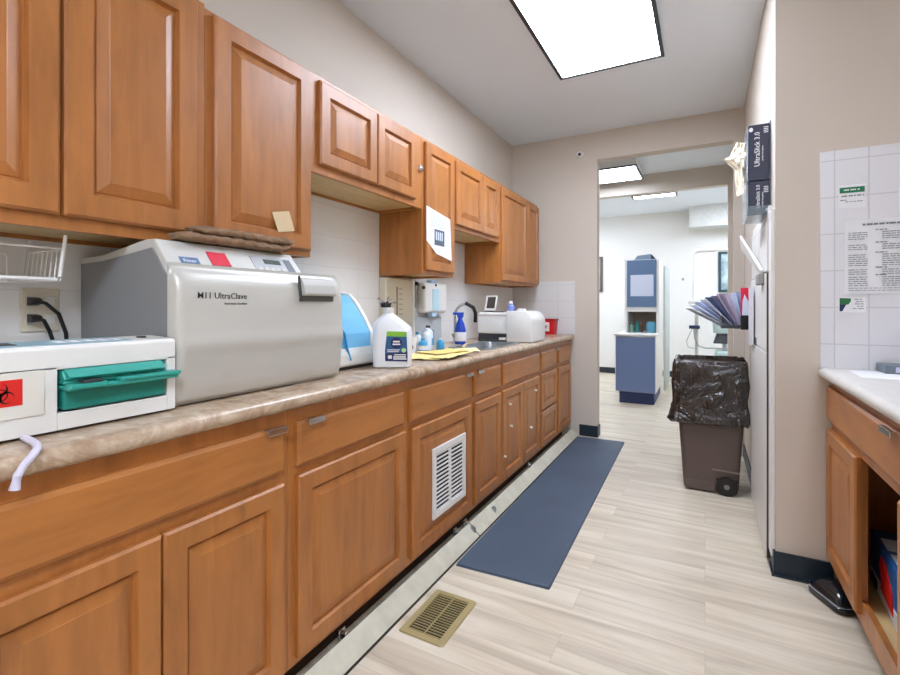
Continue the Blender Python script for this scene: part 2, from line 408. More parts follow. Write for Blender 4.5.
def carcass(parent, x0, x1, y0, y1, z0, z1, s, m=WOOD, bottom_recess=0, under=None):
    """hollow box; front panel at x1 if s>0 else x0"""
    t = .016; mb = MB()
    f0, f1 = (x1 - .018, x1) if s > 0 else (x0, x0 + .018)
    b0, b1 = (x0, x0 + .008) if s > 0 else (x1 - .008, x1)
    lo, hi = min(f1, b0), max(f1, b1)
    i0, i1 = (b1, f0) if s > 0 else (f1, b0)
    mb.box(f0, f1, y0, y1, z0, z1, .001)
    mb.box(i0, i1, y0, y0 + t, z0, z1); mb.box(i0, i1, y1 - t, y1, z0, z1)
    mb.box(b0, b1, y0, y1, z0, z1)
    mb.box(i0, i1, y0 + t, y1 - t, z0 + bottom_recess, z0 + bottom_recess + t) if under is None else None
    o = mb.build('body', m, parent)
    if under is not None:
        MB().box(i0, i1, y0 + t, y1 - t, z0 + bottom_recess, z0 + bottom_recess + t).build('bottom_panel', under, parent)
    return o
XB = -1.078          # base face frame plane
def base_cab(y0, y1, label):
    t = thing('base_cabinet', ((XL + XB) / 2, (y0 + y1) / 2, 0), label, 'cabinet', 'wooden base cabinets along the left wall')
    carcass(t, XL + .009, XB, y0 + .0005, y1 - .0005, .10, .872, 1)
    MB().box(-1.16, -1.145, y0 + .0005, y1 - .0005, 0, .0995).build('toe_kick', mat('dark_toe_kick', '#3a2314', .7), t)
    return t
HTOP = .831
def drawer(t, y0, y1, hy=None, z0=.696, z1=.829):
    d = mk_door(t, XB, 1, y0, y1, z0, z1, 'drawer', 'slab')
    if hy is not None: tab_pull(d, XB + DT, 1, hy, z1)
    return d
def knob(parent, y, z):
    return MB().cyl((XB + DT - .003, y, z), (XB + DT + .012, y, z), .006, .007, 10).build('knob', WHITE, parent, True)
b = base_cab(.27, .992, 'nearest base cabinet under white cassette sterilizer, wide drawer over two doors')
drawer(b, .29, .968, .926); mk_door(b, XB, 1, .285, .619, .125, .663); mk_door(b, XB, 1, .623, .968, .118, .663)
b = base_cab(.992, 1.608, 'base cabinet with one wide plain door, right of the nearest two-door cabinet')
drawer(b, 1.017, 1.578, 1.078); mk_door(b, XB, 1, 1.02, 1.592, .125, .668)
b = base_cab(1.608, 2.216, 'base cabinet whose door holds a white louvred vent grille')
drawer(b, 1.63, 2.197, 2.15)
vd = mk_door(b, XB, 1, 1.64, 2.199, .125, .665)
g = MB(); gx = XB + DT
Y0, Y1, Z0, Z1 = 1.79, 2.11, .228, .540
for a in ((Y0, Y0 + .028, Z0, Z1), (Y1 - .028, Y1, Z0, Z1), (Y0 + .028, Y1 - .028, Z0, Z0 + .028), (Y0 + .028, Y1 - .028, Z1 - .028, Z1), ((Y0 + Y1) / 2 - .008, (Y0 + Y1) / 2 + .008, Z0 + .028, Z1 - .028)):
    g.box(gx - .001, gx + .009, a[0], a[1], a[2], a[3], .0015, 1)
nsl = 14
for k in range(nsl):
    z = Z0 + .036 + k * (Z1 - Z0 - .066) / (nsl - 1)
    g.prism([(gx + .001, z - .001), (gx + .007, z - .002), (gx + .007, z - .007), (gx + .001, z - .004)], 'y', Y0 + .028, Y1 - .028)
gr = g.build('vent_grille', WHITEM, vd); gr['label'] = 'white louvred vent grille'
MB().box(gx - .0005, gx + .0006, Y0 + .02, Y1 - .02, Z0 + .02, Z1 - .02).build('grille_gap_shade', HOLE_SHADE, vd)  # flat sheet on the door, coloured as the shade between louvres
b = base_cab(2.216, 2.615, 'narrow single-door base cabinet between vent-grille cabinet and sink cabinet')
drawer(b, 2.24, 2.594, 2.283); mk_door(b, XB, 1, 2.245, 2.604, .125, .662)
b = base_cab(2.615, 3.362, 'sink base cabinet with a long false drawer front over two doors')
drawer(b, 2.638, 3.338)
d1 = mk_door(b, XB, 1, 2.628, 2.985, .125, .665); d2 = mk_door(b, XB, 1, 2.991, 3.338, .13, .665)
knob(d1, 2.735, .566); knob(d1, 2.75, .43); knob(d2, 3.23, .575); knob(d2, 3.13, .335); knob(d1, 2.645, .27)
b = base_cab(3.362, 3.815, 'base cabinet with three stacked drawers beside the sink cabinet')
drawer(b, 3.386, 3.787, 3.76)
mk_door(b, XB, 1, 3.386, 3.787, .40, .665, 'drawer', fr=.045); mk_door(b, XB, 1, 3.386, 3.787, .125, .385, 'drawer', fr=.045)
b = base_cab(3.815, 4.27, 'farthest base cabinet at the end of the run, one drawer over one door')
drawer(b, 3.847, 4.245); mk_door(b, XB, 1, 3.847, 4.245, .125, .662)

# countertop with rolled front edge and sink cut-out
XE = -1.038
SY0, SY1, SX0, SX1 = 2.56, 3.09, -1.38, -1.13
nose = [(-1.10, .873), (-1.05, .873)] + arc(-1.058, .893, .02, -70, 90, 8) + [(-1.10, .914)]
ct = MB()
ct.prism(nose, 'y', .0, 4.29, 0)
ct.box(SX1, -1.10, .0, 4.29, .873, .914)
ct.box(XL + .009, SX1, .0, SY0, .873, .914)
ct.box(XL + .009, SX1, SY1, 4.29, .873, .914)
ct.box(XL + .009, SX0, SY0, SY1, .873, .914)
tag(ct.build('countertop', LAM, None, True, 30), 'long beige mottled laminate countertop on the left base cabinets', 'countertop')
# sink
sk = thing('sink', ((SX0 + SX1) / 2, (SY0 + SY1) / 2, .914), 'stainless steel sink set in left countertop before the white boxy machine', 'sink')
m_ = MB()
def rrect(x0, x1, y0, y1, r, z, n=4):
    P = []
    for cx, cy, a in ((x1 - r, y1 - r, 0), (x0 + r, y1 - r, 90), (x0 + r, y0 + r, 180), (x1 - r, y0 + r, 270)):
        for k in range(n + 1):
            q = math.radians(a + 90 * k / n); P.append((cx + r * math.cos(q), cy + r * math.sin(q), z))
    return P
m_.loft([rrect(SX0 - .02, SX1 + .02, SY0 - .02, SY1 + .02, .04, .9145), rrect(SX0 - .02, SX1 + .02, SY0 - .02, SY1 + .02, .04, .919), rrect(SX0 + .01, SX1 - .01, SY0 + .01, SY1 - .01, .05, .919),
         rrect(SX0 + .014, SX1 - .014, SY0 + .014, SY1 - .014, .05, .90), rrect(SX0 + .02, SX1 - .02, SY0 + .02, SY1 - .02, .05, .76), rrect(SX0 + .06, SX1 - .06, SY0 + .06, SY1 - .06, .05, .75)], cap=False)
bb = m_.bm
m_.prism([(p[0], p[1]) for p in rrect(SX0 + .058, SX1 - .058, SY0 + .058, SY1 - .058, .05, 0)], 'z', .747, .7505)
m_.build('basin', STEEL, sk, True)
MB().cyl((-1.31, 2.8, .7505), (-1.31, 2.8, .754), .04).build('drain', CHROME, sk, True)

# wall cabinets
XU = -1.355
UB, UT = 1.355, 2.09
def wall_cab(y0, y1, z0, z1, label):
    t = thing('wall_cabinet', ((XL + XU) / 2, (y0 + y1) / 2, z0), label, 'cabinet', 'wooden wall cabinets above the left counter')
    carcass(t, XL + .009, XU, y0 + .0006, y1 - .0006, z0, z1, 1, bottom_recess=.012, under=WOODIN)
    return t
c = wall_cab(.12, .92, UB, 2.102, 'large two-door wall cabinet nearest the viewer above the cassette sterilizer')
mk_door(c, XU, 1, .155, .543, 1.388, 2.085, fr=.06); mk_door(c, XU, 1, .551, .888, 1.388, 2.085, fr=.06)
c = wall_cab(.92, 1.362, 1.362, UT, 'single-door wall cabinet with a tan paper tag above the silver autoclave')
mk_door(c, XU, 1, .943, 1.35, 1.385, 2.078, fr=.055)
c = wall_cab(1.362, 2.185, 1.70, UT, 'short two-door wall cabinet between the tag cabinet and notice cabinet')
mk_door(c, XU, 1, 1.400, 1.766, 1.735, 2.068); mk_door(c, XU, 1, 1.772, 2.105, 1.735, 2.068)
c = wall_cab(2.185, 2.55, 1.345, UT, 'narrow single-door wall cabinet with white notice taped on its door')
dd = mk_door(c, XU, 1, 2.205, 2.535, 1.368, 2.072)
MB().box(XU - .001, XU + .012, 2.150, 2.178, 1.90, 1.93, .002).cyl((XU + .005, 2.164, 1.915), (XU + .02, 2.172, 1.915), .009, None, 10).build('hinge', CHROME, c)
c = wall_cab(2.55, 3.275, 1.645, UT, 'second short two-door wall cabinet, between notice cabinet and farthest cabinet')
mk_door(c, XU, 1, 2.565, 2.955, 1.672, 2.065); mk_door(c, XU, 1, 2.962, 3.235, 1.672, 2.065)
c = wall_cab(3.275, 4.20, 1.345, UT, 'farthest tall two-door wall cabinet in the corner by the far wall')
mk_door(c, XU, 1, 3.302, 3.872, 1.365, 2.07); mk_door(c, XU, 1, 3.885, 4.19, 1.365, 2.07)

# loose toe board with clips in front of the base cabinets
tb = thing('toe_board', (-1.03, 2.3, 0), 'loose worn cream toe board leaning along the foot of left cabinets', 'board')
for y0, y1 in ((.35, 2.17), (2.18, 4.285)):
    MB().prism([(-1.012, .004), (-1.004, .008), (-1.062, .062), (-1.072, .054)], 'y', y0, y1, .001).build('board', TRIMW, tb)
MB().box(-1.012, -1.000, .35, 4.285, 0, .008).build('black_edge', BLACK, tb)  # black strip along the foot of the board
for y in (1.23, 2.05, 2.16, 3.15):
    m_ = MB(); m_.box(-1.085, -1.060, y - .016, y + .016, .055, .06, .001).box(-1.083, -1.078, y - .016, y + .016, .05, .082, .001).cyl((-1.078, y, .07), (-1.064, y + .004, .07), .008, None, 10)
    m_.build('clip', CHROME, tb)
for y in (2.155, 2.42): MB().box(-1.045, -1.022, y, y + .015, .018, .055, .002).build('bracket', STEEL, tb)

# ------------------------------------------------------------------ right counter and cabinet
XR = .463            # face frame plane (faces -X)
t = thing('base_cabinet', (.76, 1.9, 0), 'right-hand wooden base cabinet standing open with a blue box inside', 'cabinet')
mb = MB()
Ya, Yb, Yc = .75, 2.476, 1.645
mb.box(XR, XR + .018, 2.06, Yb, .10, .873)                      # stile behind closed door
mb.box(XR, XR + .018, Yc - .04, Yc + .012, .18, .68)            # middle stile
mb.box(XR, XR + .018, Yc + .012, 2.06, .66, .873); mb.box(XR, XR + .018, Ya, Yc - .04, .66, .873)
mb.box(XR, XR + .018, Ya, 2.06, .10, .18)
mb.box(XR, XR + .018, Ya, Ya + .04, .18, .66)
mb.box(XR + .018, 1.05, Yb - .016, Yb, .10, .873); mb.box(XR + .018, 1.05, Ya, Ya + .016, .10, .873)
mb.box(1.042, 1.05, Ya + .016, Yb - .016, .10, .873)
mb.build('body', WOOD, t)
MB().box(XR + .018, 1.042, Ya + .016, Yb - .016, .145, .161).build('shelf', WOODIN, t)
MB().box(XR + .13, XR + .145, Ya, Yb, 0, .0995).build('toe_kick', MATS['dark_toe_kick'], t)
mk_door(t, XR, -1, 2.05, 2.474, .135, .663, fr=.055)
mk_door(t, XR, -1, 1.18, 1.650, .135, .663, fr=.055)
d = mk_door(t, XR, -1, 1.55, 2.474, .70, .838, 'drawer', 'slab'); tab_pull(d, XR - DT, -1, 1.68, .838)
d = mk_door(t, XR, -1, .78, 1.535, .70, .838, 'drawer', 'slab')
noseR = [(.48, .874), (.43, .874)] + [(.438 - .02 * math.sin(math.radians(a)), .894 - .02 * math.cos(math.radians(a))) for a in range(20, 181, 20)] + [(.48, .914)]
m_ = MB(); m_.prism(noseR, 'y', .7, 2.476); m_.box(.48, 1.05, .7, 2.476, .874, .914)
tag(m_.build('countertop', mat('grey_laminate', '#d2cfc9', .3, var=.05, vscale=25), None, True, 30), 'pale speckled countertop on the right base cabinet below the tiled wall', 'countertop')

# box and board in the open cabinet
bx = thing('supply_box', (.64, 1.96, .161), 'blue and white box with red print lying in open right cabinet', 'box')
Rz = Matrix.Translation((.66, 2.085, .1612)) @ Matrix.Rotation(math.radians(-3), 4, 'Z')
bm_b = mat('blue_card', '#1f5a9c', .45)
MB().box(-.13, .13, -.18, .18, .055, .19, .003, M=Rz).build('sleeve', bm_b, bx)
MB().box(-.131, .131, -.181, .181, 0, .055, .003, M=Rz).build('base', mat('box_white', '#d9dee3', .5), bx)
MB().box(-.12, .12, .0, .10, .1895, .192, .0005, M=Rz).build('top_label', mat('box_pale', '#c9d2dc', .5), bx)
MB().box(-.12, .12, -.16, -.03, .1895, .192, .0005, M=Rz).build('top_label', mat('box_pale', '#c9d2dc', .5), bx)
MB().prism([(-.12, .03), (-.10, .10), (-.03, .15), (.03, .155), (.05, .12), (.02, .07), (.03, .045), (-.02, .04)], 'x', -.1335, -.130, M=Rz).build('red_print', RED, bx)
MB().box(-.134, -.131, .085, .165, .012, .044, .001, M=Rz).build('dark_label', BLACK, bx)
MB().box(.82, .832, 1.86, 2.40, .161, .46, .002).build('x', mat('brown_card', '#a08258', .8)).name = 'cardboard_sheet'
tag(bpy.data.objects['cardboard_sheet'], 'tan cardboard sheet standing behind the blue box in right cabinet', 'cardboard')

# things on the right counter and tiled wall
def flat_sheet(name, x0, x1, y0, y1, z, label, cat, m=PAPER, th=.001, rot=0, group=None):
    cx, cy = (x0 + x1) / 2, (y0 + y1) / 2
    M = Matrix.Translation((cx, cy, z)) @ Matrix.Rotation(math.radians(rot), 4, 'Z')
    o = MB().box(x0 - cx, x1 - cx, y0 - cy, y1 - cy, 0, th, M=M).build(name, m)
    return tag(o, label, cat, group)
flat_sheet('paper_sheet', .50, .86, 2.18, 2.42, .9142, 'white papers lying flat on right countertop under the dark folder', 'paper', rot=-4)
fo = thing('folder', (.75, 2.40, .9155), 'thick grey-edged folder lying on white papers on right countertop', 'folder')
MB().box(.60, .92, 2.36, 2.465, .9155, .947, .003).build('cover', mat('folder_grey', '#6d7883', .5), fo)
MB().box(.632, .921, 2.3585, 2.36, .921, .941).build('spine_label', mat('lilac_paper', '#c9c4e0', .7), fo)
text('00-12', .014, INK, fo, (.66, 2.358, .926), (1, 0, 0), (0, 0, 1))

YW = 2.477
def lines(mb, x0, x1, z, th, y, seed=0, gap=.35):
    r = random.Random(seed); x = x0
    while x < x1 - .004:
        wl = min(r.uniform(.006, .022), x1 - x)
        mb.box(x, x + wl, y - .0006, y, z, z + th)
        x += wl + r.uniform(.002, .005)
nt_ = thing('printed_notice', (.60, YW, 1.24), 'large white printed form taped in the middle of right tiled wall', 'notice')
MB().sheet(lambda u, v: (.503 + u * .27, YW - .003 - .004 * math.sin(u * 5) * (1 - v), 1.222 + v * .30 + .0 * u), 12, 10, .0008).build('page', PAPER, nt_)
m_ = MB(); yy = YW - .0088
lines(m_, .56, .72, 1.497, .007, yy, 1)
sections = [(1.475, 4), (1.425, 3), (1.385, 6), (1.325, 3), (1.295, 5)]
z = 1.48
for (zs, n) in sections:
    lines(m_, .60, .635, zs, .004, yy, int(zs * 1000))
    for k in range(n):
        zz = zs - .008 - k * .0085
        lines(m_, .515, .575, zz, .0026, yy, k + int(zs * 999)); lines(m_, .62, .76, zz, .0026, yy, k + 31 + int(zs * 999))
for k in range(2): lines(m_, .515, .70, 1.243 - k * .009, .002, yy, 77 + k)
m_.build('print', INK, nt_)
gl = thing('green_label', (.53, YW, 1.59), 'white label with a green banner stuck high on right tiled wall', 'label')
MB().box(.486, .574, YW - .0012, YW, 1.572, 1.668).build('card', PAPER, gl)
MB().box(.488, .568, YW - .002, YW - .0012, 1.635, 1.658, .0005).build('banner', GREEN, gl)
text('BANKSIDE', .012, PAPER, gl, (.528, YW - .0024, 1.642), (1, 0, 0), (0, 0, 1), align='CENTER') if False else None
m_ = MB(); lines(m_, .502, .552, 1.6445, .005, YW - .0022, 5); m_.build('banner_print', PAPER, gl)
m_ = MB(); lines(m_, .494, .566, 1.620, .005, YW - .0012, 6); lines(m_, .490, .51, 1.604, .004, YW - .0012, 7); lines(m_, .507, .562, 1.597, .003, YW - .0012, 8); m_.build('print', INK, gl)
bc = thing('business_card', (.53, YW, 1.15), 'small green and navy business card on tile below printed form', 'card')
MB().box(.486, .572, YW - .0012, YW, 1.146, 1.208).build('card', PAPER, bc)
MB().prism([(.488, 1.178), (.516, 1.178), (.524, 1.190), (.525, 1.203), (.488, 1.205)], 'y', YW - .0018, YW - .0012).build('green_patch', mat('card_green', '#226b3f', .6), bc)
MB().prism([(.488, 1.150), (.497, 1.150), (.503, 1.164), (.510, 1.178), (.488, 1.178)], 'y', YW - .0018, YW - .0012).build('navy_patch', mat('card_navy', '#1b2a55', .6), bc)
m_ = MB()
for k, (a, bq) in enumerate(((.535, .565), (.540, .565), (.537, .565), (.545, .565), (.53, .565))): lines(m_, a, bq, 1.198 - k * .0095, .003, YW - .0012, 40 + k)
m_.build('print', INK, bc)
wp = MB().box(.672, .74, YW - .0012, YW, 1.545, 1.64).build('note_card', PAPER); tag(wp, 'plain white card at the right edge of tiled wall above form', 'card')

# black foot control on the floor
fc = thing('foot_control', (.47, 2.40, 0), 'glossy black foot control on floor under right cabinet door', 'foot control')
M = Matrix.Translation((.465, 2.37, 0)) @ Matrix.Rotation(math.radians(28), 4, 'Z') @ Matrix.Scale(.8, 4)
FCB = mat('glossy_black', '#10151c', .15, coat=.5)
def ring_r(x, y, r, z): return [tuple(M @ Vector(p)) for p in rrect(-x, x, -y, y, r, z)]
MB().loft([ring_r(.075, .10, .03, .0), ring_r(.085, .11, .035, .012), ring_r(.085, .11, .035, .03), ring_r(.08, .105, .03, .034)]).build('base', FCB, fc, True)
MB().loft([ring_r(.078, .103, .03, .036), ring_r(.08, .105, .03, .045), ring_r(.066, .09, .03, .07), ring_r(.05, .07, .03, .085), ring_r(.02, .03, .015, .09)]).build('pedal', FCB, fc, True)
MB().tube(ring_r(.081, .106, .033, .035), .002, 6, closed=True).build('bead', mat('pedal_bead', '#aab4c0', .3), fc)

# ------------------------------------------------------------------ floor mat and register
def mat_ring(i, z):
    out = []
    for p in rrect(0, 1, 0, 1, .01, z):
        x0_, x1_ = -.992 - .008 * p[1] + i, -.564 - .042 * p[1] - i
        out.append((x0_ + (x1_ - x0_) * p[0], 1.885 + .022 * p[0] + i + (2.36 - 2 * i) * p[1], z))
    return out
m_ = MB(); m_.loft([mat_ring(0, .001), mat_ring(.004, .010), mat_ring(.018, .012)])
o = tag(m_.build('floor_mat', MATM), 'long dark blue-grey rubber mat on floor along the left cabinets', 'mat')
o['kind'] = 'thing'
fr_ = thing('floor_register', (-.882, 1.55, 0), 'tan metal floor vent register on planks in front of the mat', 'floor vent')
x0, x1, y0, y1 = -.975, -.79, 1.408, 1.692
m_ = MB(); bw = .026
m_.loft([rrect(x0, x1, y0, y1, .012, .0008), rrect(x0 + .003, x1 - .003, y0 + .003, y1 - .003, .012, .005), rrect(x0 + bw, x1 - bw, y0 + bw, y1 - bw, .003, .006), rrect(x0 + bw, x1 - bw, y0 + bw, y1 - bw, .003, .001)], cap=False)
m_.build('frame', BRASS, fr_)
MB().box(x0 + .02, x1 - .02, y0 + .02, y1 - .02, .0004, .0008).build('gap_shade', HOLE_SHADE, fr_)  # flat sheet on the floor, its dark colour is the duct's shade
m_ = MB(); n = 17
for k in range(n):
    y = y0 + bw + (k + .5) * (y1 - y0 - 2 * bw) / n
    m_.box(x0 + bw, x1 - bw, y - .0018, y + .0018, .0012, .0048)
m_.box((x0 + x1) / 2 - .002, (x0 + x1) / 2 + .002, y0 + bw, y1 - bw, .0012, .0044)
m_.build('louvre', BRASS, fr_)

# ------------------------------------------------------------------ white cassette sterilizer (nearest)
def biohazard(parent, c, u, v, r, m, name='hazard_symbol', sx=1):
    c, u, v = Vector(c), Vector(u), Vector(v); b = bmesh.new(); n_ = u.cross(v).normalized() * .0004
    def strip(P, Q):
        A = [b.verts.new(c + u * (p[0] * sx) + v * p[1] + n_) for p in P]; B = [b.verts.new(c + u * (q[0] * sx) + v * q[1] + n_) for q in Q]
        for i in range(len(A) - 1): b.faces.new((A[i], A[i + 1], B[i + 1], B[i]))
    for k in range(3):
        a = math.radians(90 + 120 * k); P = []; Q = []
        for i in range(25):
            q = a + math.radians(28 + (360 - 56) * i / 24)
            P.append((r * (.46 * math.cos(a) + .50 * math.cos(q)), r * (.46 * math.sin(a) + .50 * math.sin(q))))
            Q.append((r * (.56 * math.cos(a) + .39 * math.cos(q)), r * (.56 * math.sin(a) + .39 * math.sin(q))))
        strip(P, Q)
    P = [(r * .50 * math.cos(2 * PI * i / 32), r * .50 * math.sin(2 * PI * i / 32)) for i in range(33)]
    Q = [(r * .42 * math.cos(2 * PI * i / 32), r * .42 * math.sin(2 * PI * i / 32)) for i in range(33)]
    strip(P, Q)
    ex = bmesh.ops.extrude_face_region(b, geom=list(b.faces)); 
    bmesh.ops.translate(b, vec=-n_ * .9, verts=[e for e in ex['geom'] if isinstance(e, bmesh.types.BMVert)])
    bmesh.ops.recalc_face_normals(b, faces=b.faces)
    return MB().add(b).build(name, m, parent)
XS = -1.15
st = thing('cassette_sterilizer', (-1.36, .45, .914), 'low white cassette sterilizer with teal cassette at near end of counter', 'sterilizer')
m_ = MB()
cy0, cy1, cz0, cz1 = .462, .682, .955, 1.043      # cassette slot
sy0, sy1 = .21, .703
m_.prism([(XS - .40, .920), (XS - .05, .920), (XS - .05, 1.0945), (XS - .108, 1.0975), (XS - .40, 1.05)], 'y', sy0, sy1)
m_.box(XS - .05, XS, sy0, cy0, .920, 1.05, .002); m_.box(XS - .05, XS, cy1, sy1, .920, 1.05, .002)
m_.box(XS - .05, XS + .0, cy0, cy1, .920, cz0, .002); m_.prism([(XS - .05, cz1), (XS, cz1), (XS, 1.086), (XS - .006, 1.092), (XS - .05, 1.0945)], 'y', sy0, sy1, .002)
m_.build('housing', WHITE, st)
MB().box(XS - .049, XS - .047, cy0, cy1, cz0, cz1).build('slot', HOLE_SHADE, st)  # shade inside the slot put into a near-black sheet
m_ = MB()
for x in (XS - .36, XS - .03):
    for y in (sy0 + .03, sy1 - .02): m_.cyl((x, y, .914), (x, y, .922), .012)
m_.build('foot', DGREY, st)
# front door panel with hazard label
MB().box(XS, XS + .003, .22, .44, .958, 1.046, .001).build('door_panel', mat('warm_white_plastic', '#dddcd2', .4), st)
hz = MB().box(XS + .003, XS + .0036, .33, .405, .983, 1.033).build('hazard_label', RED, st); hz['label'] = 'red biohazard label'
biohazard(hz, (XS + .0038, .372, 1.006), (0, 1, 0), (0, 0, 1), .023, BLACK)
# control strip on top
def top_z(x): return 1.0945 + (XS - .05 - x) * .003 / .058
def strip_on_top(name, y0, y1, xa, xb, h0, h1, m):
    return MB().prism([(XS - xa, top_z(XS - xa) + h0), (XS - xb, top_z(XS - xb) + h0), (XS - xb, top_z(XS - xb) + h1), (XS - xa, top_z(XS - xa) + h1)], 'y', y0, y1).build(name, m, st)
strip_on_top('control_strip', .30, .61, .012, .10, -.003, .0012, mat('strip_blue_grey', '#8fb0bd', .35))
strip_on_top('display', .315, .41, .035, .08, .0012, .002, DGREY)
for k in range(5): strip_on_top('button', .475 + k * .027, .493 + k * .027, .035, .07, .0012, .002, PAPER)
MB().cyl((XS - .06, .655, 1.094), (XS - .06, .655, 1.099), .01).build('cap', DGREY, st, True)
# teal cassette
cs = MB()
cs.box(XS - .045, XS + .004, cy0 + .008, cy1 - .006, cz0 + .004, 1.012, .004)
cs.build('cassette_tray', TEALD, st)
cs = MB()
cs.box(XS - .045, XS + .012, cy0 + .006, cy1 - .006, 1.012, 1.020, .003)
cs.box(XS - .045, XS + .030, cy0 + .006, cy1 + .012, 1.000, 1.010, .003)
cs.box(XS - .04, XS + .034, cy0 + .10, cy1 + .016, 1.008, 1.017, .003)
cs.prism([(XS - .04, 1.020), (XS + .012, 1.020), (XS + .014, 1.024), (XS + .004, 1.040), (XS - .04, 1.040)], 'y', cy0 + .006, cy1 - .012, .002)
cs.prism([(XS + .004, 1.040), (XS + .002, 1.0425), (XS + .022, 1.030), (XS + .024, 1.027)], 'y', cy0 + .01, cy1 - .016)
cs.box(XS + .010, XS + .036, cy0 + .008, cy0 + .075, 1.004, 1.014, .002)
cs.build('cassette_lid', TEAL, st)
MB().box(XS + .012, XS + .0365, cy0 + .03, cy0 + .065, 1.0145, 1.0195, .001).build('latch', DGREY, st)
# white tube hanging over the counter edge
tag(MB().tube([(-1.14, .405, .9215), (-1.09, .40, .9215), (-1.06, .395, .9215), (-1.04, .388, .919), (-1.028, .376, .912), (-1.024, .364, .90), (-1.024, .355, .885), (-1.024, .351, .862)], .0065, 10, rs=[.0065] * 7 + [.0085]).build('drain_tube', mat('lilac_tube', '#cfcbdc', .4), None, True), 'short white drain tube hanging over the counter edge below cassette sterilizer', 'tube')

# ------------------------------------------------------------------ silver autoclave
ac = thing('autoclave', (-1.42, 1.0, .914), 'big silver-grey tabletop autoclave in the middle of left counter', 'autoclave')
ay0, ay1 = .712, 1.30
side = [(-1.635, .93), (-1.19, .93), (-1.19, 1.262), (-1.262, 1.348), (-1.30, 1.349), (-1.52, 1.318), (-1.635, 1.314)]
side_in = [(-1.63, .934), (-1.20, .934), (-1.20, 1.245), (-1.268, 1.325), (-1.51, 1.300), (-1.63, 1.297)]
MB().prism(side, 'y', ay0 + .004, 1.175, .003).build('housing', mat('autoclave_shell', '#cfcfca', .35, var=.01), ac)
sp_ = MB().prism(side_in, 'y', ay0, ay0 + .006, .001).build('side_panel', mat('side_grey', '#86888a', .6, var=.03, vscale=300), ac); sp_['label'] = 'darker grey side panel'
m_ = MB()
for x in (-1.60, -1.25):
    for y in (ay0 + .05, 1.13): m_.cyl((x, y, .914), (x, y, .932), .018)
m_.build('foot', DGREY, ac)
# bulging door: profile across height, rounded corners toward both ends
def door_x(z):
    # (z, bulge)
    pts = [(.917, -.020), (.93, .004), (.96, .012), (1.0, .016), (1.04, .020), (1.055, .024), (1.075, .027), (1.10, .022), (1.13, .020), (1.20, .018), (1.235, .012), (1.262, -.002), (1.275, -.02), (1.283, -.045)]
    for (a, va), (b_, vb) in zip(pts, pts[1:]):
        if a <= z <= b_:
            q = (z - a) / (b_ - a); q = q * q * (3 - 2 * q); return -1.172 + va + (vb - va) * q
    return -1.172 + pts[-1][1]
zs = [.917, .921, .926, .932, .94, .95, .965, .98, 1.0, 1.02, 1.035, 1.045, 1.055, 1.065, 1.08, 1.095, 1.11, 1.13, 1.16, 1.2, 1.22, 1.235, 1.25, 1.262, 1.27, 1.277, 1.283]
hy0, hy1, hz0, hz1 = 1.115, 1.262, 1.188, 1.262    # handle recess
ys = [ay0 - .006, ay0 - .005, ay0 - .001, ay0 + .006, ay0 + .02, ay0 + .05, .85, .95, 1.05, hy0, 1.16, 1.22, hy1, ay1 + .0, ay1 + .014, ay1 + .024, ay1 + .031, ay1 + .034]
def edge_fall(y):
    a = max(0, (ay0 + .012 - y) / .018); b_ = max(0, (y - (ay1 + .0)) / .034)
    a = max(a, b_); return .035 * (1 - math.sqrt(max(0, 1 - a * a)))
b = bmesh.new()
G = [[b.verts.new((max(door_x(z) - edge_fall(y), -1.1875), y - (.02 * max(0, (z - 1.24) / .043) ** 2 if y > 1.29 else 0), z)) for y in ys] for z in zs]
for i in range(len(zs) - 1):
    for j in range(len(ys) - 1):
        if hz0 - .001 <= zs[i] and zs[i + 1] <= hz1 + .001 and ys[j] >= hy0 - 1e-6 and ys[j + 1] <= hy1 + 1e-6 and False: continue
        b.faces.new((G[i][j], G[i][j + 1], G[i + 1][j + 1], G[i + 1][j]))
# close the back
bk = {}
per = [G[0][j] for j in range(len(ys))] + [G[i][-1] for i in range(1, len(zs))] + [G[-1][j] for j in range(len(ys) - 2, -1, -1)] + [G[i][0] for i in range(len(zs) - 2, 0, -1)]
back = [b.verts.new((-1.189, v.co.y, v.co.z)) for v in per]
for k in range(len(per)):
    k2 = (k + 1) % len(per); b.faces.new((per[k], back[k], back[k2], per[k2]))
b.faces.new(back)
bmesh.ops.recalc_face_normals(b, faces=b.faces)
ad = MB().add(b).build('door', mat('autoclave_door', '#c6c5be', .33, .15, var=.01), ac, True, 50)
# handle with dark recess under it
hp = MB()
hp.prism([(-1.16, 1.266), (-1.146, 1.258), (-1.138, 1.24), (-1.132, 1.213), (-1.136, 1.206), (-1.16, 1.206)], 'y', hy0, hy1, .002).build('handle', mat('handle_grey', '#bdbdb8', .35), ad)
MB().prism([(-1.165, 1.207), (-1.150, 1.207), (-1.150, 1.187), (-1.165, 1.187)], 'y', hy0 - .004, hy1 + .004).build('handle_recess', mat('recess_grey', '#5c5c58', .6), ad)
MB().prism([(-1.16, 1.270), (-1.1525, 1.270), (-1.1425, 1.187), (-1.16, 1.187)], 'y', hy0 - .004, hy0 - .001).build('handle_seam', DGREY, ad)
text('M11 UltraClave', .0235, mat('dark_print', '#303236', .6), ad, (door_x(1.20) + .0008, .762, 1.192), (0, 1, 0), (0, 0, 1))
text('Automatic Sterilizer', .009, mat('dark_print', '#303236', .6), ad, (door_x(1.18) + .0008, .84, 1.176), (0, 1, 0), (0, 0, 1))
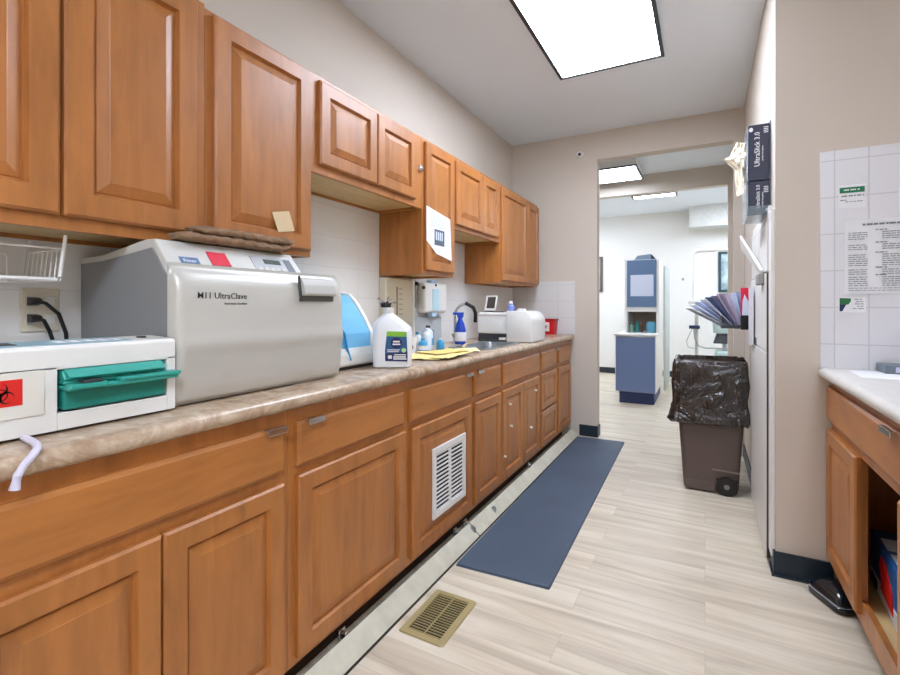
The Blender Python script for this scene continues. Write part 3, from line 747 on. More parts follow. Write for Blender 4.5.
# sloped hood face: from (-1.19,1.262) to (-1.262,1.348)
hd = Vector((-1.262 + 1.19, 0, 1.348 - 1.262)).normalized(); hn = Vector((hd.z, 0, -hd.x))
def hood(q, off): return Vector((-1.19, 0, 1.262)) + hd * q + hn * off
def hood_patch(name, y0, y1, q0, q1, m, off0=.0008, off1=.002, skew=0):
    mb = MB(); b = bmesh.new()
    V = []
    for off in (off0, off1):
        for (y, q) in ((y0, q0), (y1, q0), (y1 - skew, q1), (y0 - skew, q1)):
            p = hood(q, off); V.append(b.verts.new((p.x, y, p.z)))
    for f in ((0, 1, 2, 3), (4, 5, 6, 7), (0, 1, 5, 4), (1, 2, 6, 5), (2, 3, 7, 6), (3, 0, 4, 7)): b.faces.new([V[i] for i in f])
    bmesh.ops.recalc_face_normals(b, faces=b.faces)
    return mb.add(b).build(name, m, ac)
bp_ = hood_patch('badge', .755, .808, .030, .052, mat('badge_blue', '#5f7ea6', .4))
p = hood(.034, .0022); text('Ritter', .016, PAPER, bp_, (p.x, .762, p.z), (0, 1, 0), tuple(hd))
rl = hood_patch('hazard_label', .845, .905, .030, .082, mat('pink_red_label', '#d9263f', .5)); rl['label'] = 'red hazard label'
p = hood(.055, .0022); biohazard(rl, tuple(p), (0, 1, 0), tuple(hd), .020, mat('dark_red_print', '#4a0a14', .6))
cp = hood_patch('control_panel', .99, 1.15, .018, .085, mat('panel_grey', '#b4b7ba', .4))
hood_patch('display', 1.035, 1.10, .055, .074, mat('display_green', '#2f3d33', .3), .002, .003)
hood_patch('side_badge', 1.118, 1.146, .022, .08, mat('badge_dark', '#5d666e', .4), .002, .003)
for k in range(5): hood_patch('button', 1.0 + k * .023, 1.014 + k * .023, .026, .040, LGREY, .002, .0032)
m_ = MB()
q = hood(.055, .003)
MB().box(-1.1905, -1.1865, ay0 - .004, ay0 + .002, .93, 1.262).build('door_seam', DGREY, ac)

# folded quilted pad on the autoclave
b = bmesh.new()
def pad_ring(y, k, cz, cx, a, h):
    R = []
    for i in range(20):
        q = 2 * PI * i / 20
        x = math.copysign(abs(math.cos(q)) ** .6, math.cos(q)) * a; z = math.copysign(abs(math.sin(q)) ** .7, math.sin(q)) * h
        wv = .0025 * math.sin(y * 140 + q * 2) + .004 * nz(y * 9, q, k)
        R.append((cx + x + wv, y + .006 * math.sin(q * 2), cz + z + wv * .7))
    return R
pd = thing('quilted_pad', (-1.29, .93, 1.349), 'brown quilted pad folded and laid on top of the silver autoclave', 'pad')
def pad_layer(y0, y1, cz, cx, a, h, k):
    R = []; n = 40
    for i in range(n + 1):
        q = i / n; y = y0 + (y1 - y0) * q; e = min(1, min(q, 1 - q) * 14 + .3)
        R.append(pad_ring(y, k, cz, cx, a * e ** .4, h * e ** .6))
    return MB().loft(R)
pad_layer(.775, 1.155, 1.3635, -1.275, .050, .0125, 1).build('lower_fold', QUILT, pd, True, 60)
pad_layer(.82, 1.17, 1.3865, -1.270, .046, .0125, 2).build('upper_fold', QUILT, pd, True, 60)
# tag on the cabinet door
tag(MB().prism([(1.158, 1.501), (1.235, 1.518), (1.262, 1.449), (1.186, 1.435)], 'x', XU + DT, XU + DT + .0012).build('paper_tag', mat('tan_paper', '#d9c39c', .8)), 'tan paper tag stuck on cabinet door just above the brown pad', 'tag')
# notice on the narrow wall cabinet
xn = XU + DT
no = thing('notice_sheet', (xn, 2.33, 1.45), 'white curled notice with dark picture taped on narrow wall cabinet door', 'notice')
MB().prism([(2.20, 1.72), (2.47, 1.685), (2.49, 1.44), (2.31, 1.468), (2.20, 1.53)], 'x', xn, xn + .0015).build('page', PAPER, no)
m_ = MB(); m_.box(xn + .0015, xn + .002, 2.285, 2.40, 1.515, 1.605)
m_.build('picture', mat('picture_grey', '#59646f', .7), no)
m_ = MB()
for k in range(4): m_.box(xn + .002, xn + .0024, 2.30 + k * .022, 2.312 + k * .022, 1.545, 1.592)
m_.build('picture_detail', PAPERB, no)
m_ = MB(); r = random.Random(3)
for k in range(4): m_.box(xn + .0015, xn + .0019, 2.24, 2.24 + r.uniform(.12, .2), 1.66 - k * .013, 1.664 - k * .013)
m_.build('print', mat('faint_ink', '#a9b2bd', .8), no)

# ------------------------------------------------------------------ outlet, basket, plugs
xo = XL + .008
ou = thing('outlet_plate', (xo, .62, 1.16), 'almond double outlet plate with black plugs on tile behind sterilizers', 'outlet')
MB().box(xo, xo + .006, .573, .663, 1.10, 1.22, .003).build('plate', OFFW, ou)
for y in (.598, .638):
    for z in (1.135, 1.185): MB().box(xo + .006, xo + .008, y - .013, y + .013, z - .013, z + .013, .003).build('receptacle', WHITE, ou)
for i, z in enumerate((1.185, 1.138)):
    pc = thing('power_cord', (xo + .008, .598, z), ('upper' if i == 0 else 'lower') + ' black plug and cord in the almond outlet plate', 'power cord', 'power cords')
    MB().prism([(xo + .008, z - .012), (xo + .03, z - .009), (xo + .04, z - .004), (xo + .04, z + .004), (xo + .03, z + .009), (xo + .008, z + .012)], 'y', .586, .610, .002).build('plug', BLACK, pc)
    MB().tube([(xo + .036, .598, z), (xo + .052, .612 - i * .004, z - .006), (xo + .06 - i * .018, .638 - i * .014, z - .035), (xo + .06 - i * .018, .655 - i * .016, z - .09), (xo + .055 - i * .018, .665 - i * .017, .95), (xo + .05 - i * .018, .668 - i * .018, .9195)], .005, 8).build('cord', BLACK, pc, True)
bk_ = thing('wire_basket', (-1.47, .45, 1.24), 'white wire basket hung under the nearest wall cabinet', 'basket')
WIRE = mat('white_wire', '#e8e8e6', .35)
bxf, bxb, by0, by1, bz0, bz1 = -1.42, -1.62, .20, .575, 1.238, 1.350
m_ = MB()
m_.tube([(bxf, by0, bz0), (bxf, by1 - .006, bz0), (bxf, by1, bz0 + .008), (bxf, by1 + .012, bz1)], .0045, 8)
m_.tube([(bxb, by0, bz0), (bxb, by1, bz0), (bxb, by1 + .012, bz1)], .0045, 8)
m_.tube([(bxb, by1, bz0), (bxf, by1, bz0)], .004, 8)
m_.tube([(bxf, by0, 1.315), (bxf, by1 + .008, 1.315), (bxb, by1 + .008, 1.315)], .0025, 6)
m_.build('frame', WIRE, bk_, True)
m_ = MB()
for k in range(9): m_.tube([(bxf + .0, .22 + k * .04, bz0), (bxb, .22 + k * .04, bz0)], .0018, 6)
for k in range(7):
    x = bxf - .03 - k * .026; m_.tube([(x, by1, bz0), (x, by1 + .008, 1.318)], .0018, 6)
m_.tube([(bxb, .485, bz0), (bxb, .485, 1.305), (bxb, .49, 1.31), (bxb, .535, 1.31), (bxb, .54, 1.305), (bxb, .54, bz0)], .003, 6)
m_.build('wire', WIRE, bk_, True)

# ------------------------------------------------------------------ blue covered unit
bu = thing('blue_covered_machine', (-1.42, 1.52, .914), 'white machine with curved clear blue cover between autoclave and jug', 'machine')
uy0, uy1 = 1.38, 1.67
base = [(-1.60, .926), (-1.275, .926), (-1.268, .935), (-1.272, .97), (-1.285, 1.0), (-1.30, 1.0), (-1.60, 1.0)]
MB().prism(base, 'y', uy0, uy1, .004).build('base', WHITE, bu)
MB().box(-1.59, -1.275, uy0 + .008, uy1 - .008, .914, .9265).build('foot', BLACK, bu)
sidep = [(-1.60, .999), (-1.280, .999), (-1.285, 1.06), (-1.322, 1.125), (-1.368, 1.188), (-1.41, 1.228), (-1.47, 1.238), (-1.60, 1.235)]
MB().prism(sidep, 'y', uy1 - .022, uy1, .004).build('side_wall', WHITE, bu); MB().prism(sidep, 'y', uy0, uy0 + .022, .004).build('side_wall', WHITE, bu)
cv = [(-1.595, .999), (-1.286, .999), (-1.291, 1.057), (-1.328, 1.121), (-1.374, 1.183), (-1.413, 1.220), (-1.472, 1.230), (-1.595, 1.228)]
MB().prism(cv, 'y', uy0 + .022, uy1 - .022, 0).build('cover', GLASSB, bu)
m_ = MB(); m_.tube([(-1.270, 1.50, .95), (-1.280, 1.49, 1.0), (-1.284, 1.478, 1.06), (-1.322, 1.455, 1.125), (-1.365, 1.43, 1.185)], .005, 8)
m_.build('gasket_and_gap_shade', BLUED, bu, True)

# ------------------------------------------------------------------ jug
jg = thing('jug', (-1.185, 1.66, .914), 'white plastic gallon jug with blue and green label on left counter', 'jug')
jc = (-1.176, 1.662)
A = math.radians(-28)   # turned so the label faces the aisle and viewer
JM = Matrix.Translation((jc[0], jc[1], .914)) @ Matrix.Rotation(math.radians(28.4), 4, 'Z')
def jr(hw, hd_, r, z, ox=0): return [tuple(JM @ Vector(p)) for p in [(q[0] + ox, q[1], q[2]) for q in rrect(-hw, hw, -hd_, hd_, r, z, 5)]]
R = [jr(.070, .060, .02, 0), jr(.078, .068, .026, .006), jr(.079, .069, .028, .03), jr(.079, .070, .028, .10), jr(.079, .069, .03, .150), jr(.077, .066, .03, .166, -.002), jr(.068, .060, .03, .182, -.010), jr(.050, .046, .03, .203, -.017), jr(.030, .030, .028, .219, -.019), jr(.022, .022, .0215, .226, -.018), jr(.021, .021, .0205, .236, -.018)]
MB().loft(R).build('body', mat('jug_plastic', '#eef1f4', .3, coat=.2), jg, True, 50)
MB().lathe([(.024, 0), (.024, .02), (.021, .023)], (0, 0, 0), 20, M=JM @ Matrix.Translation((-.018, 0, .228))).build('cap', WHITE, jg, True)
lp = [(-.03, .03), (.052, .03), (.05, .118), (-.024, .122)]
JL = JM @ Matrix.Translation((.014, 0, .003)) @ Matrix.Diagonal((1.16, 1, 1.16, 1))
def lab(name, pts, m, y0, y1): return MB().prism(pts, 'y', y0, y1, M=JL).build(name, m, jg)
lf = -.0702
lab('label', [(-.032, .028), (.046, .024), (.048, .034), (.044, .126), (-.026, .128), (-.033, .06)], mat('label_blue', '#2c5f8f', .45), lf - .0012, lf + .002)
lab('label_top', [(-.027, .112), (.044, .110), (.042, .128), (-.025, .130)], mat('label_green', '#86c23c', .45), lf - .0018, lf - .001)
lab('label_lower', [(-.032, .024), (.047, .022), (.047, .058), (-.032, .050)], mat('label_navy', '#1d2b66', .45), lf - .0018, lf - .001)
MB().prism([(.008 + .02 * math.cos(2 * PI * k / 24), .088 + .02 * math.sin(2 * PI * k / 24)) for k in range(24)], 'y', lf - .0022, lf - .001, M=JL).build('label_disc', mat('disc_navy', '#17245c', .45), jg)
MB().prism([(.034 + .008 * math.cos(2 * PI * k / 16), .062 + .008 * math.sin(2 * PI * k / 16)) for k in range(16)], 'y', lf - .0024, lf - .001, M=JL).build('label_badge', mat('badge_lime', '#b6dd9c', .45), jg)
m_ = MB()
for (a, b_, z, h) in ((-.004, .02, .090, .006), (-.006, .022, .081, .005), (-.022, -.008, .032, .012), (-.003, .042, .036, .005), (-.003, .044, .029, .005), (.0, .042, .044, .004), (-.024, .02, .062, .003), (-.024, .016, .056, .003)):
    m_.box(a, b_, lf - .0028, lf - .001, z, z + h, M=JL)
m_.build('label_print', PAPER, jg)
# small valve piece sitting on the jug's cap
vp = thing('valve_fitting', (-1.215, 1.648, 1.177), 'small black and chrome fitting perched on the cap of white jug', 'fitting')
o3 = JM @ Vector((-.030, 0, .252))
m_ = MB(); m_.lathe([(.020, 0), (.024, .006), (.022, .016), (.012, .022)], tuple(o3), 14).build('body', BLACK, vp, True)
m_ = MB()
for k, (dx, dy, dz) in enumerate(((-.025, -.01, .034), (.0, .015, .038), (.024, -.008, .034), (.032, .01, .02), (-.032, .012, .018))):
    dx, dy, dz = dx * 1.2, dy, dz * 1.05
    m_.tube([tuple(o3 + Vector((0, 0, .014))), tuple(o3 + Vector((dx * .6, dy, dz * .8))), tuple(o3 + Vector((dx, dy, dz)))], .004, 8)
    bmesh.ops.create_icosphere(m_.bm, subdivisions=1, radius=.007, matrix=Matrix.Translation(o3 + Vector((dx, dy, dz))))
m_.build('arm', CHROME, vp, True)

# ------------------------------------------------------------------ back of the counter
gp = thing('wall_dispenser', (XL + .05, 2.42, .92), 'ivory wall dispenser with a slotted gauge behind the white jug', 'dispenser')
MB().box(XL + .009, XL + .06, 2.18, 2.475, .945, 1.335, .008).build('body', OFFW, gp)
MB().box(XL + .0595, XL + .0615, 2.283, 2.295, 1.12, 1.285).build('slot', mat('slot_brown', '#8b7b62', .6), gp)
m_ = MB()
for k in range(6): m_.box(XL + .0595, XL + .0612, 2.31, 2.345, 1.12 + k * .03, 1.126 + k * .03)
m_.build('gauge_mark', mat('slot_tan', '#a89c86', .6), gp)
MB().box(XL + .0595, XL + .066, 2.452, 2.474, .95, 1.33, .002).build('edge_strip', WHITE, gp)
rl_ = thing('wall_bracket', (XL + .04, 2.66, 1.0), 'grey metal strips hanging between ivory dispenser and soap dispenser', 'bracket')
MB().box(XL + .009, XL + .03, 2.49, 2.525, 1.14, 1.33, .002).build('strip', STEEL, rl_); MB().box(XL + .009, XL + .024, 2.54, 2.556, 1.16, 1.335, .002).build('strip', MGREY, rl_)
MB().cyl((XL + .022, 2.548, 1.315), (XL + .04, 2.548, 1.315), .012).build('screw', BLACK, rl_, True)
sd = thing('soap_dispenser', (XL + .05, 2.90, 1.12), 'white wall soap dispenser with light blue stripe over the sink', 'soap dispenser')
MB().box(XL + .009, XL + .075, 2.58, 2.875, 1.125, 1.325, .02, 3).build('body', WHITE, sd, True)
MB().box(XL + .0745, XL + .078, 2.675, 2.752, 1.14, 1.285, .002).build('stripe', mat('pale_blue', '#b4dbe6', .4), sd)
MB().cyl((XL + .075, 2.715, 1.31), (XL + .080, 2.715, 1.31), .008).build('lock', BLACK, sd, True)
MB().box(XL + .03, XL + .07, 2.67, 2.76, 1.324, 1.342, .005).build('refill', mat('soft_blue', '#aac8e2', .4), sd)
MB().box(XL + .03, XL + .07, 2.68, 2.74, 1.10, 1.127, .005).build('nozzle', mat('soft_blue', '#aac8e2', .4), sd)
MB().cyl((XL + .06, 2.59, 1.29), (XL + .07, 2.57, 1.29), .011).build('latch', DGREY, sd, True)
# clear acrylic panel behind the sink edge
tag(MB().box(XL + .03, XL + .036, 2.49, 2.86, .9145, 1.10, .001).build('splash_panel', mat('grey_clear_panel', '#c4cacb', .15, alpha=.75)), 'grey translucent splash panel standing behind sink under soap dispenser', 'panel')
# bottles and cups beside the sink
def bottle(x, y, r, h, m, label, capm=WHITE, cat='bottle', name='bottle', neck=.4, group='bottles by the sink', band=None):
    t = thing(name, (x, y, .9145), label, cat, group)
    MB().lathe([(r * .9, 0), (r, .004), (r, h * .68), (r * .85, h * .76), (r * neck, h * .84), (r * neck, h * .88)], (x, y, .9145), 20).build('body', m, t, True)
    MB().lathe([(r * neck * 1.15, 0), (r * neck * 1.15, h * .11), (r * neck, h * .13)], (x, y, .9145 + h * .87), 16).build('cap', capm, t, True)
    if band: MB().lathe([(r * 1.01, 0), (r * 1.015, .001), (r * 1.015, h * .3), (r * 1.01, h * .3 + .001)], (x, y, .9145 + h * .15), 20).build('label_band', band, t, True)
    return t
PB = mat('bottle_blue', '#3f9bc9', .3); PB2 = mat('bottle_pale', '#d3e2ee', .3)
bottle(-1.43, 2.36, .03, .13, PB2, 'pale bottle nearest the jug beside the sink', PAPERB)
bottle(-1.40, 2.27, .026, .075, PB, 'short blue bottle second from jug beside the sink', PB, band=PAPER)
bottle(-1.36, 2.40, .024, .07, PB, 'short blue bottle next to the yellow papers', PAPER)
bottle(-1.48, 2.46, .03, .14, PB2, 'tall pale bottle with dark pump standing below the soap dispenser', DGREY, band=PB)
bottle(-1.53, 2.42, .026, .10, PB2, 'clear bottle against the wall behind the tall pale bottle', PB)
cu_ = thing('paper_cup', (-1.43, 2.17, .9145), 'small white printed cup just right of the white jug', 'cup')
MB().lathe([(.035, 0), (.047, .085), (.049, .087), (.045, .085), (.034, .004)], (-1.43, 2.17, .9145), 24).build('body', PAPER, cu_, True)
m_ = MB()
for k in range(4):
    a = math.radians(-75 + k * 16); m_.box(-.004, .004, -.0005, .0008, 0, .024, M=Matrix.Translation((-1.43 + .043 * math.cos(a), 2.17 + .043 * math.sin(a), .94)) @ Matrix.Rotation(a + PI / 2, 4, 'Z') @ Matrix.Rotation(-.13, 4, 'X'))
m_.build('print', mat('cup_print', '#8d8478', .7), cu_)
# yellow papers
YEL = [mat('yellow_paper', '#f0dc92', .8), mat('yellow_paper_deep', '#e5cd7c', .8), mat('yellow_paper_pale', '#f3e6ae', .8)]
ylab = ['yellow sheet nearest the jug in the crumpled heap before sink', 'deep yellow sheet on top of the heap before sink', 'pale yellow sheet at far end of the heap before sink', 'yellow sheet lying along the counter edge before sink']
for k, (cx, cy, wx, wy, rot, z) in enumerate(((-1.24, 2.02, .20, .26, 20, .916), (-1.22, 2.20, .17, .26, -15, .926), (-1.20, 2.40, .15, .16, 35, .918), (-1.12, 2.10, .10, .32, 4, .921))):
    ca, sa = math.cos(math.radians(rot)), math.sin(math.radians(rot))
    def fn(u, v, cx=cx, cy=cy, wx=wx, wy=wy, k=k, z=z):
        a, b_ = (u - .5) * wx, (v - .5) * wy
        return (cx + a * ca - b_ * sa, cy + a * sa + b_ * ca, z + .003 + .008 * abs(nz(u * 3, v * 4, k * 3.1)) + (.006 * u * v))
    tag(MB().sheet(fn, 14, 14, .001).build('yellow_sheet', YEL[k % 3]), ylab[k], 'paper', 'yellow papers before the sink')
# faucet
fa = thing('faucet', (-1.56, 2.80, .914), 'chrome gooseneck faucet with black spout arching over the sink', 'faucet')
fx, fy = -1.555, 2.95
m_ = MB(); m_.lathe([(.03, 0), (.03, .008), (.018, .014), (.014, .05)], (fx, fy, .914), 20)
pts = [(fx, fy, .95), (fx, fy, 1.10)] + [(fx + .09 - .09 * math.cos(math.radians(a)), fy - .02 * (1 - math.cos(math.radians(a))), 1.10 + .085 * math.sin(math.radians(a))) for a in range(15, 171, 15)]
m_.tube(pts, .010, 12)
m_.build('neck', CHROME, fa, True)
e = pts[-1]
MB().tube([(e[0] - .06, e[1] - .03, e[2] + .072), (e[0] - .01, e[1] - .005, e[2] + .04), (e[0] + .004, e[1], e[2]), (e[0] - .004, e[1] + .01, e[2] - .06)], .0125, 12).build('spout', BLACK, fa, True)
MB().tube([(fx, fy - .02, .955), (fx + .02, fy - .075, .975)], .007, 8).build('handle', CHROME, fa, True)
# blue brush/bottle by the faucet
sb = thing('spray_bottle', (-1.46, 2.58, .914), 'bright blue and white spray bottle standing before the faucet', 'bottle')
sx_, sy_ = -1.455, 2.84
MB().lathe([(.033, 0), (.036, .005), (.036, .10), (.026, .14), (.014, .165), (.014, .18)], (sx_, sy_, .914), 20, 1.1, .8).build('body', mat('strong_blue', '#1f46b4', .3), sb, True)
MB().prism([(-.02, 0), (.02, 0), (.024, .035), (-.05, .035), (-.05, .02), (-.022, .018)], 'y', -.012, .012, .003, M=Matrix.Translation((sx_, sy_, 1.094)) @ Matrix.Rotation(math.radians(30), 4, 'Z')).build('trigger', mat('strong_blue', '#1f46b4', .3), sb)
MB().lathe([(.0365, 0), (.037, .001), (.037, .06), (.0365, .061)], (sx_, sy_, .935), 20, 1.1, .8).build('label_band', PAPER, sb, True)
# glass jars between
for (x, y, r, h, lb) in ((-1.60, 2.68, .03, .10, 'clear glass jar beside the faucet against the wall'), (-1.44, 2.44 + .02, .03, .0, '')):
    if h:
        t = thing('glass_jar', (x, y, .9145), lb, 'jar')
        MB().lathe([(r * .9, 0), (r, .004), (r, h), (r * .9, h), (r * .9, .006)], (x, y, .9145), 20).build('body', CLEAR, t, True)
# wooden stick leaning on sink rim
tag(MB().box(-.009, .009, -.12, .12, 0, .008, .002, M=Matrix.Translation((-1.33, 2.66, .9205)) @ Matrix.Rotation(math.radians(20), 4, 'Z') @ Matrix.Rotation(.03, 4, 'X')).build('wooden_stick', mat('pale_stick', '#c9b48c', .7)), 'pale wooden stick laid across the near corner of the sink', 'stick')
# white boxy machine
pm = thing('white_machine', (-1.32, 3.33, .914), 'white boxy countertop machine with rounded right end beyond the sink', 'machine')
px0, px1, py0, py1 = -1.478, -1.055, 3.16, 3.48
MB().box(px0, px1 - .17, py0, py1, .972, 1.120, .010, 3).box(px0, px1 - .16, py0 + .03, py1, .924, .975).build('housing', WHITE, pm, True)
MB().box(px0 + .01, px1 - .165, py0 - .004, py0 + .03, 1.098, 1.126, .01, 3).build('top_lip', WHITE, pm, True)
lobe = [(px1 - .19, .918), (px1 - .002, .918), (px1, .924), (px1, 1.06)] + [(px1 - .075 + .075 * math.cos(math.radians(a)), 1.06 + .077 * math.sin(math.radians(a))) for a in range(10, 91, 16)] + [(px1 - .19, 1.137)]
MB().prism(lobe, 'y', py0 - .012, py1 - .02, .006).build('end_cover', WHITE, pm, True)
MB().box(px0 + .004, px1 - .19, py0 + .012, py0 + .031, .926, .972).build('slot', DGREY, pm)
MB().box(px0 + .0, px1 - .02, py0 + .01, py1, .9145, .925).build('foot', DGREY, pm)
MB().box(px1 - .25, px1 - .20, py0 - .006, py0 + .012, .928, .945, .002).build('switch', WHITE, pm)
# things on top of the white machine
ph = thing('handset', (-1.50, 3.30, 1.126), 'white handset with dark screen propped on the white boxy machine', 'handset')
M = Matrix.Translation((-1.425, 3.27, 1.1335)) @ Matrix.Rotation(math.radians(-12), 4, 'Z') @ Matrix.Rotation(math.radians(-14), 4, 'X')
MB().box(-.05, .05, -.008, .008, 0, .12, .004, M=M).build('case', WHITE, ph)
MB().box(-.03, .044, -.0095, -.0075, .02, .108, .001, M=M).build('screen', mat('dark_screen', '#4a443f', .2), ph)
MB().box(-1.46, -1.33, 3.24, 3.32, 1.121, 1.1315, .003).build('stand', DGREY, ph)
bb_ = thing('blue_clip', (-1.29, 3.36, 1.12), 'small blue and white bottle on top of white boxy machine', 'bottle')
MB().lathe([(.026, 0), (.028, .004), (.028, .05), (.012, .062), (.012, .07)], (-1.29, 3.36, 1.1205), 16).build('body', mat('violet_blue', '#8190cf', .4), bb_, True)
MB().lathe([(.014, 0), (.014, .016), (.01, .02)], (-1.29, 3.36, 1.1895), 14).build('cap', PAPER, bb_, True)
bb_.name = 'small_bottle'
WORLD['small_bottle'] = WORLD['blue_clip']
tag(MB().box(-1.20, -1.15, 3.25, 3.30, 1.1375, 1.152, .003).build('white_block', PAPER), 'small white block on top of white machine beside the bottle', 'block')
# sharps container
sh = thing('sharps_container', (-1.265, 4.24, .914), 'red sharps container standing in the far corner of the counter', 'sharps container')
MB().loft([rrect(-1.335, -1.20, 4.19, 4.29, .01, .914), rrect(-1.345, -1.19, 4.18, 4.30, .01, 1.04)]).build('body', mat('sharps_red', '#c4161c', .4), sh)
MB().box(-1.349, -1.186, 4.177, 4.303, 1.04, 1.056, .004).build('lid', mat('sharps_dark', '#9d1015', .4), sh)
lbq = MB().box(-1.30, -1.238, 4.1795, 4.181, .945, 1.02)
lbq = MB().prism([(-1.303, .942), (-1.24, .942), (-1.238, 1.025), (-1.305, 1.025)], 'y', 4.178, 4.188).build('label_panel', mat('label_pink_white', '#efd9d6', .6), sh)
biohazard(lbq, (-1.271, 4.1776, .985), (1, 0, 0), (0, 0, 1), .022, BLACK)
tag(MB().box(-1.40, -1.358, 4.20, 4.28, .9145, .97, .003).build('small_box', MGREY), 'small grey box touching the left side of red sharps container', 'box')

# ------------------------------------------------------------------ far wall sensor
se = thing('wall_sensor', (-.998, YF, 2.543), 'small round white sensor with black eye high on far wall', 'sensor')
MB().cyl((-.998, YF, 2.543), (-.998, YF - .02, 2.543), .034, .028, 20).build('body', WHITE, se, True)
MB().cyl((-.998, YF - .02, 2.543), (-.998, YF - .026, 2.543), .014, .012, 14).build('eye', BLACK, se, True)

# ------------------------------------------------------------------ white recessed cabinet on the right
wc = thing('tall_cabinet', (.5, 3.0, 0), 'tall white cabinet with upper and lower doors recessed in right wall', 'cabinet')
wy0, wy1 = 2.592, 3.393
MB().box(.275, .76, wy0, wy1, .03, 1.565).build('body', WHITEM, wc)
MB().box(.30, .74, wy0 + .02, wy1 - .02, 0, .03).build('plinth', BLACK, wc)
MB().box(.246, .274, wy0 + .006, wy1 - .004, .02, .955, .004).build('door', WHITEM, wc)
MB().box(.246, .274, wy0 + .006, wy1 - .004, .962, 1.325, .004).build('door', WHITEM, wc)
m_ = MB().box(.250, .274, wy0 + .006, (wy0 + wy1) / 2 - .03, 1.332, 1.562, .003).build('door', WHITEM, wc)
MB().box(.250, .274, (wy0 + wy1) / 2 - .02, wy1 - .004, 1.332, 1.562, .003).build('door', WHITEM, wc)
MB().box(.249, .274, wy0 + .0005, wy0 + .0055, .02, 1.325).build('gasket_and_gap_shade', DGREY, wc)  # dark strip: shade of the gap beside the casing put into colour
MB().box(.242, .247, 3.05, 3.075, .97, 1.00, .001).build('latch', BLACK, wc)
# slanted white strap and bracket
sl = thing('slanted_holder', (.23, 3.0, 1.33), 'slanted white plastic strip with grey clip on tall white cabinet', 'holder')
MB().sheet(lambda u, v: (.183 + .05 * v + .008 * u, 3.25 - v * .58 + .04 * u, 1.575 - v * .235 - .07 * u * (1 - .6 * v)), 4, 12, .004).build('strip', mat('translucent_white', '#d4d2c9', .4), sl)
MB().tube([(.185, 3.25, 1.58), (.212, 2.96, 1.46), (.240, 2.67, 1.34)], .006, 8).build('rod', WHITE, sl, True)
MB().box(.222, .2455, 2.66, 2.80, 1.275, 1.325, .004).build('clip', MGREY, sl)

# glove boxes in a clear wall rack
gy = 2.62
rk = thing('glove_rack', (.23, gy, 1.6), 'clear plastic rack holding two navy glove boxes on right wall', 'rack')
m_ = MB()
m_.box(.172, .176, gy, gy + .27, 1.60, 2.00); m_.box(.172, .268, gy, gy + .27, 1.596, 1.601); m_.box(.264, .268, gy, gy + .27, 1.60, 2.03)
m_.box(.172, .268, gy - .003, gy, 1.60, 1.64); m_.build('frame', CLEAR, rk)
NB = mat('glove_box_navy', '#2a2c40', .45)
for i, (z0, z1) in enumerate(((1.758, 2.02), (1.603, 1.755))):
    gb = thing('glove_box', (.22, gy + .1, z0), ('upper' if i == 0 else 'lower') + ' navy glove box with white lettering in the clear wall rack', 'glove box', 'glove boxes in the wall rack')
    MB().box(.179, .263, gy + .002, gy + .25, z0, z1, .002).build('carton', NB, gb)
    MB().box(.1785, .1795, gy + .012, gy + .24, z0 + .01, z1 - .01).build('side_face', mat('box_pale_side', '#c3cfdb', .5), gb)
    yq = gy + .0014
    hgt = z1 - z0
    text('UltraSlick 3.0', min(.030, hgt / 7.5), PAPER, gb, (.224, yq, z0 + (.065 if i == 0 else .025)), (0, 0, 1), (-1, 0, 0))
    text('powder free gloves', .009, PAPER, gb, (.238, yq, z0 + (.09 if i == 0 else .03)), (0, 0, 1), (-1, 0, 0))
    MB().prism([(.190 + .008 * math.cos(2 * PI * k / 20), (z1 - .022) + .010 * math.sin(2 * PI * k / 20)) for k in range(20)] if i == 0 else [(.253 + .006 * math.cos(2 * PI * k / 20), (z0 + .016) + .008 * math.sin(2 * PI * k / 20)) for k in range(20)], 'y', yq - .0006, yq + .001).build('emblem', PAPER, gb)
    m_ = MB()
    for k in range(4): m_.box(.240 + .0, .258, yq - .0004, yq + .001, (z1 - .018 if i == 0 else z1 - .03) - k * .008, (z1 - .015 if i == 0 else z1 - .027) - k * .008)
    m_.build('print', PAPER, gb)
def crumple(pts, k):
    n = len(pts)
    def fn(u, v):
        i = min(int(u * (n - 1)), n - 2); q = u * (n - 1) - i
        a = Vector(pts[i][0]).lerp(Vector(pts[i + 1][0]), q); b_ = Vector(pts[i][1]).lerp(Vector(pts[i + 1][1]), q)
        p = a.lerp(b_, v); d = .012 * nz(u * 6, v * 6, k)
        return (p.x + d * .5, p.y + d * 2, p.z + d)
    return fn
tag(MB().sheet(crumple([((.168, 2.70, 1.72), (.14, 2.76, 1.72)), ((.166, 2.70, 1.83), (.13, 2.78, 1.86)), ((.168, 2.68, 1.88), (.075, 2.80, 1.925)), ((.17, 2.68, 1.905), (.11, 2.78, 1.93)), ((.17, 2.70, 1.965), (.14, 2.76, 1.99))], 4), 20, 8, .0012).build('loose_glove', mat('cream_latex', '#ddd3bd', .6)), 'cream glove pulled halfway out of the navy glove boxes', 'glove')

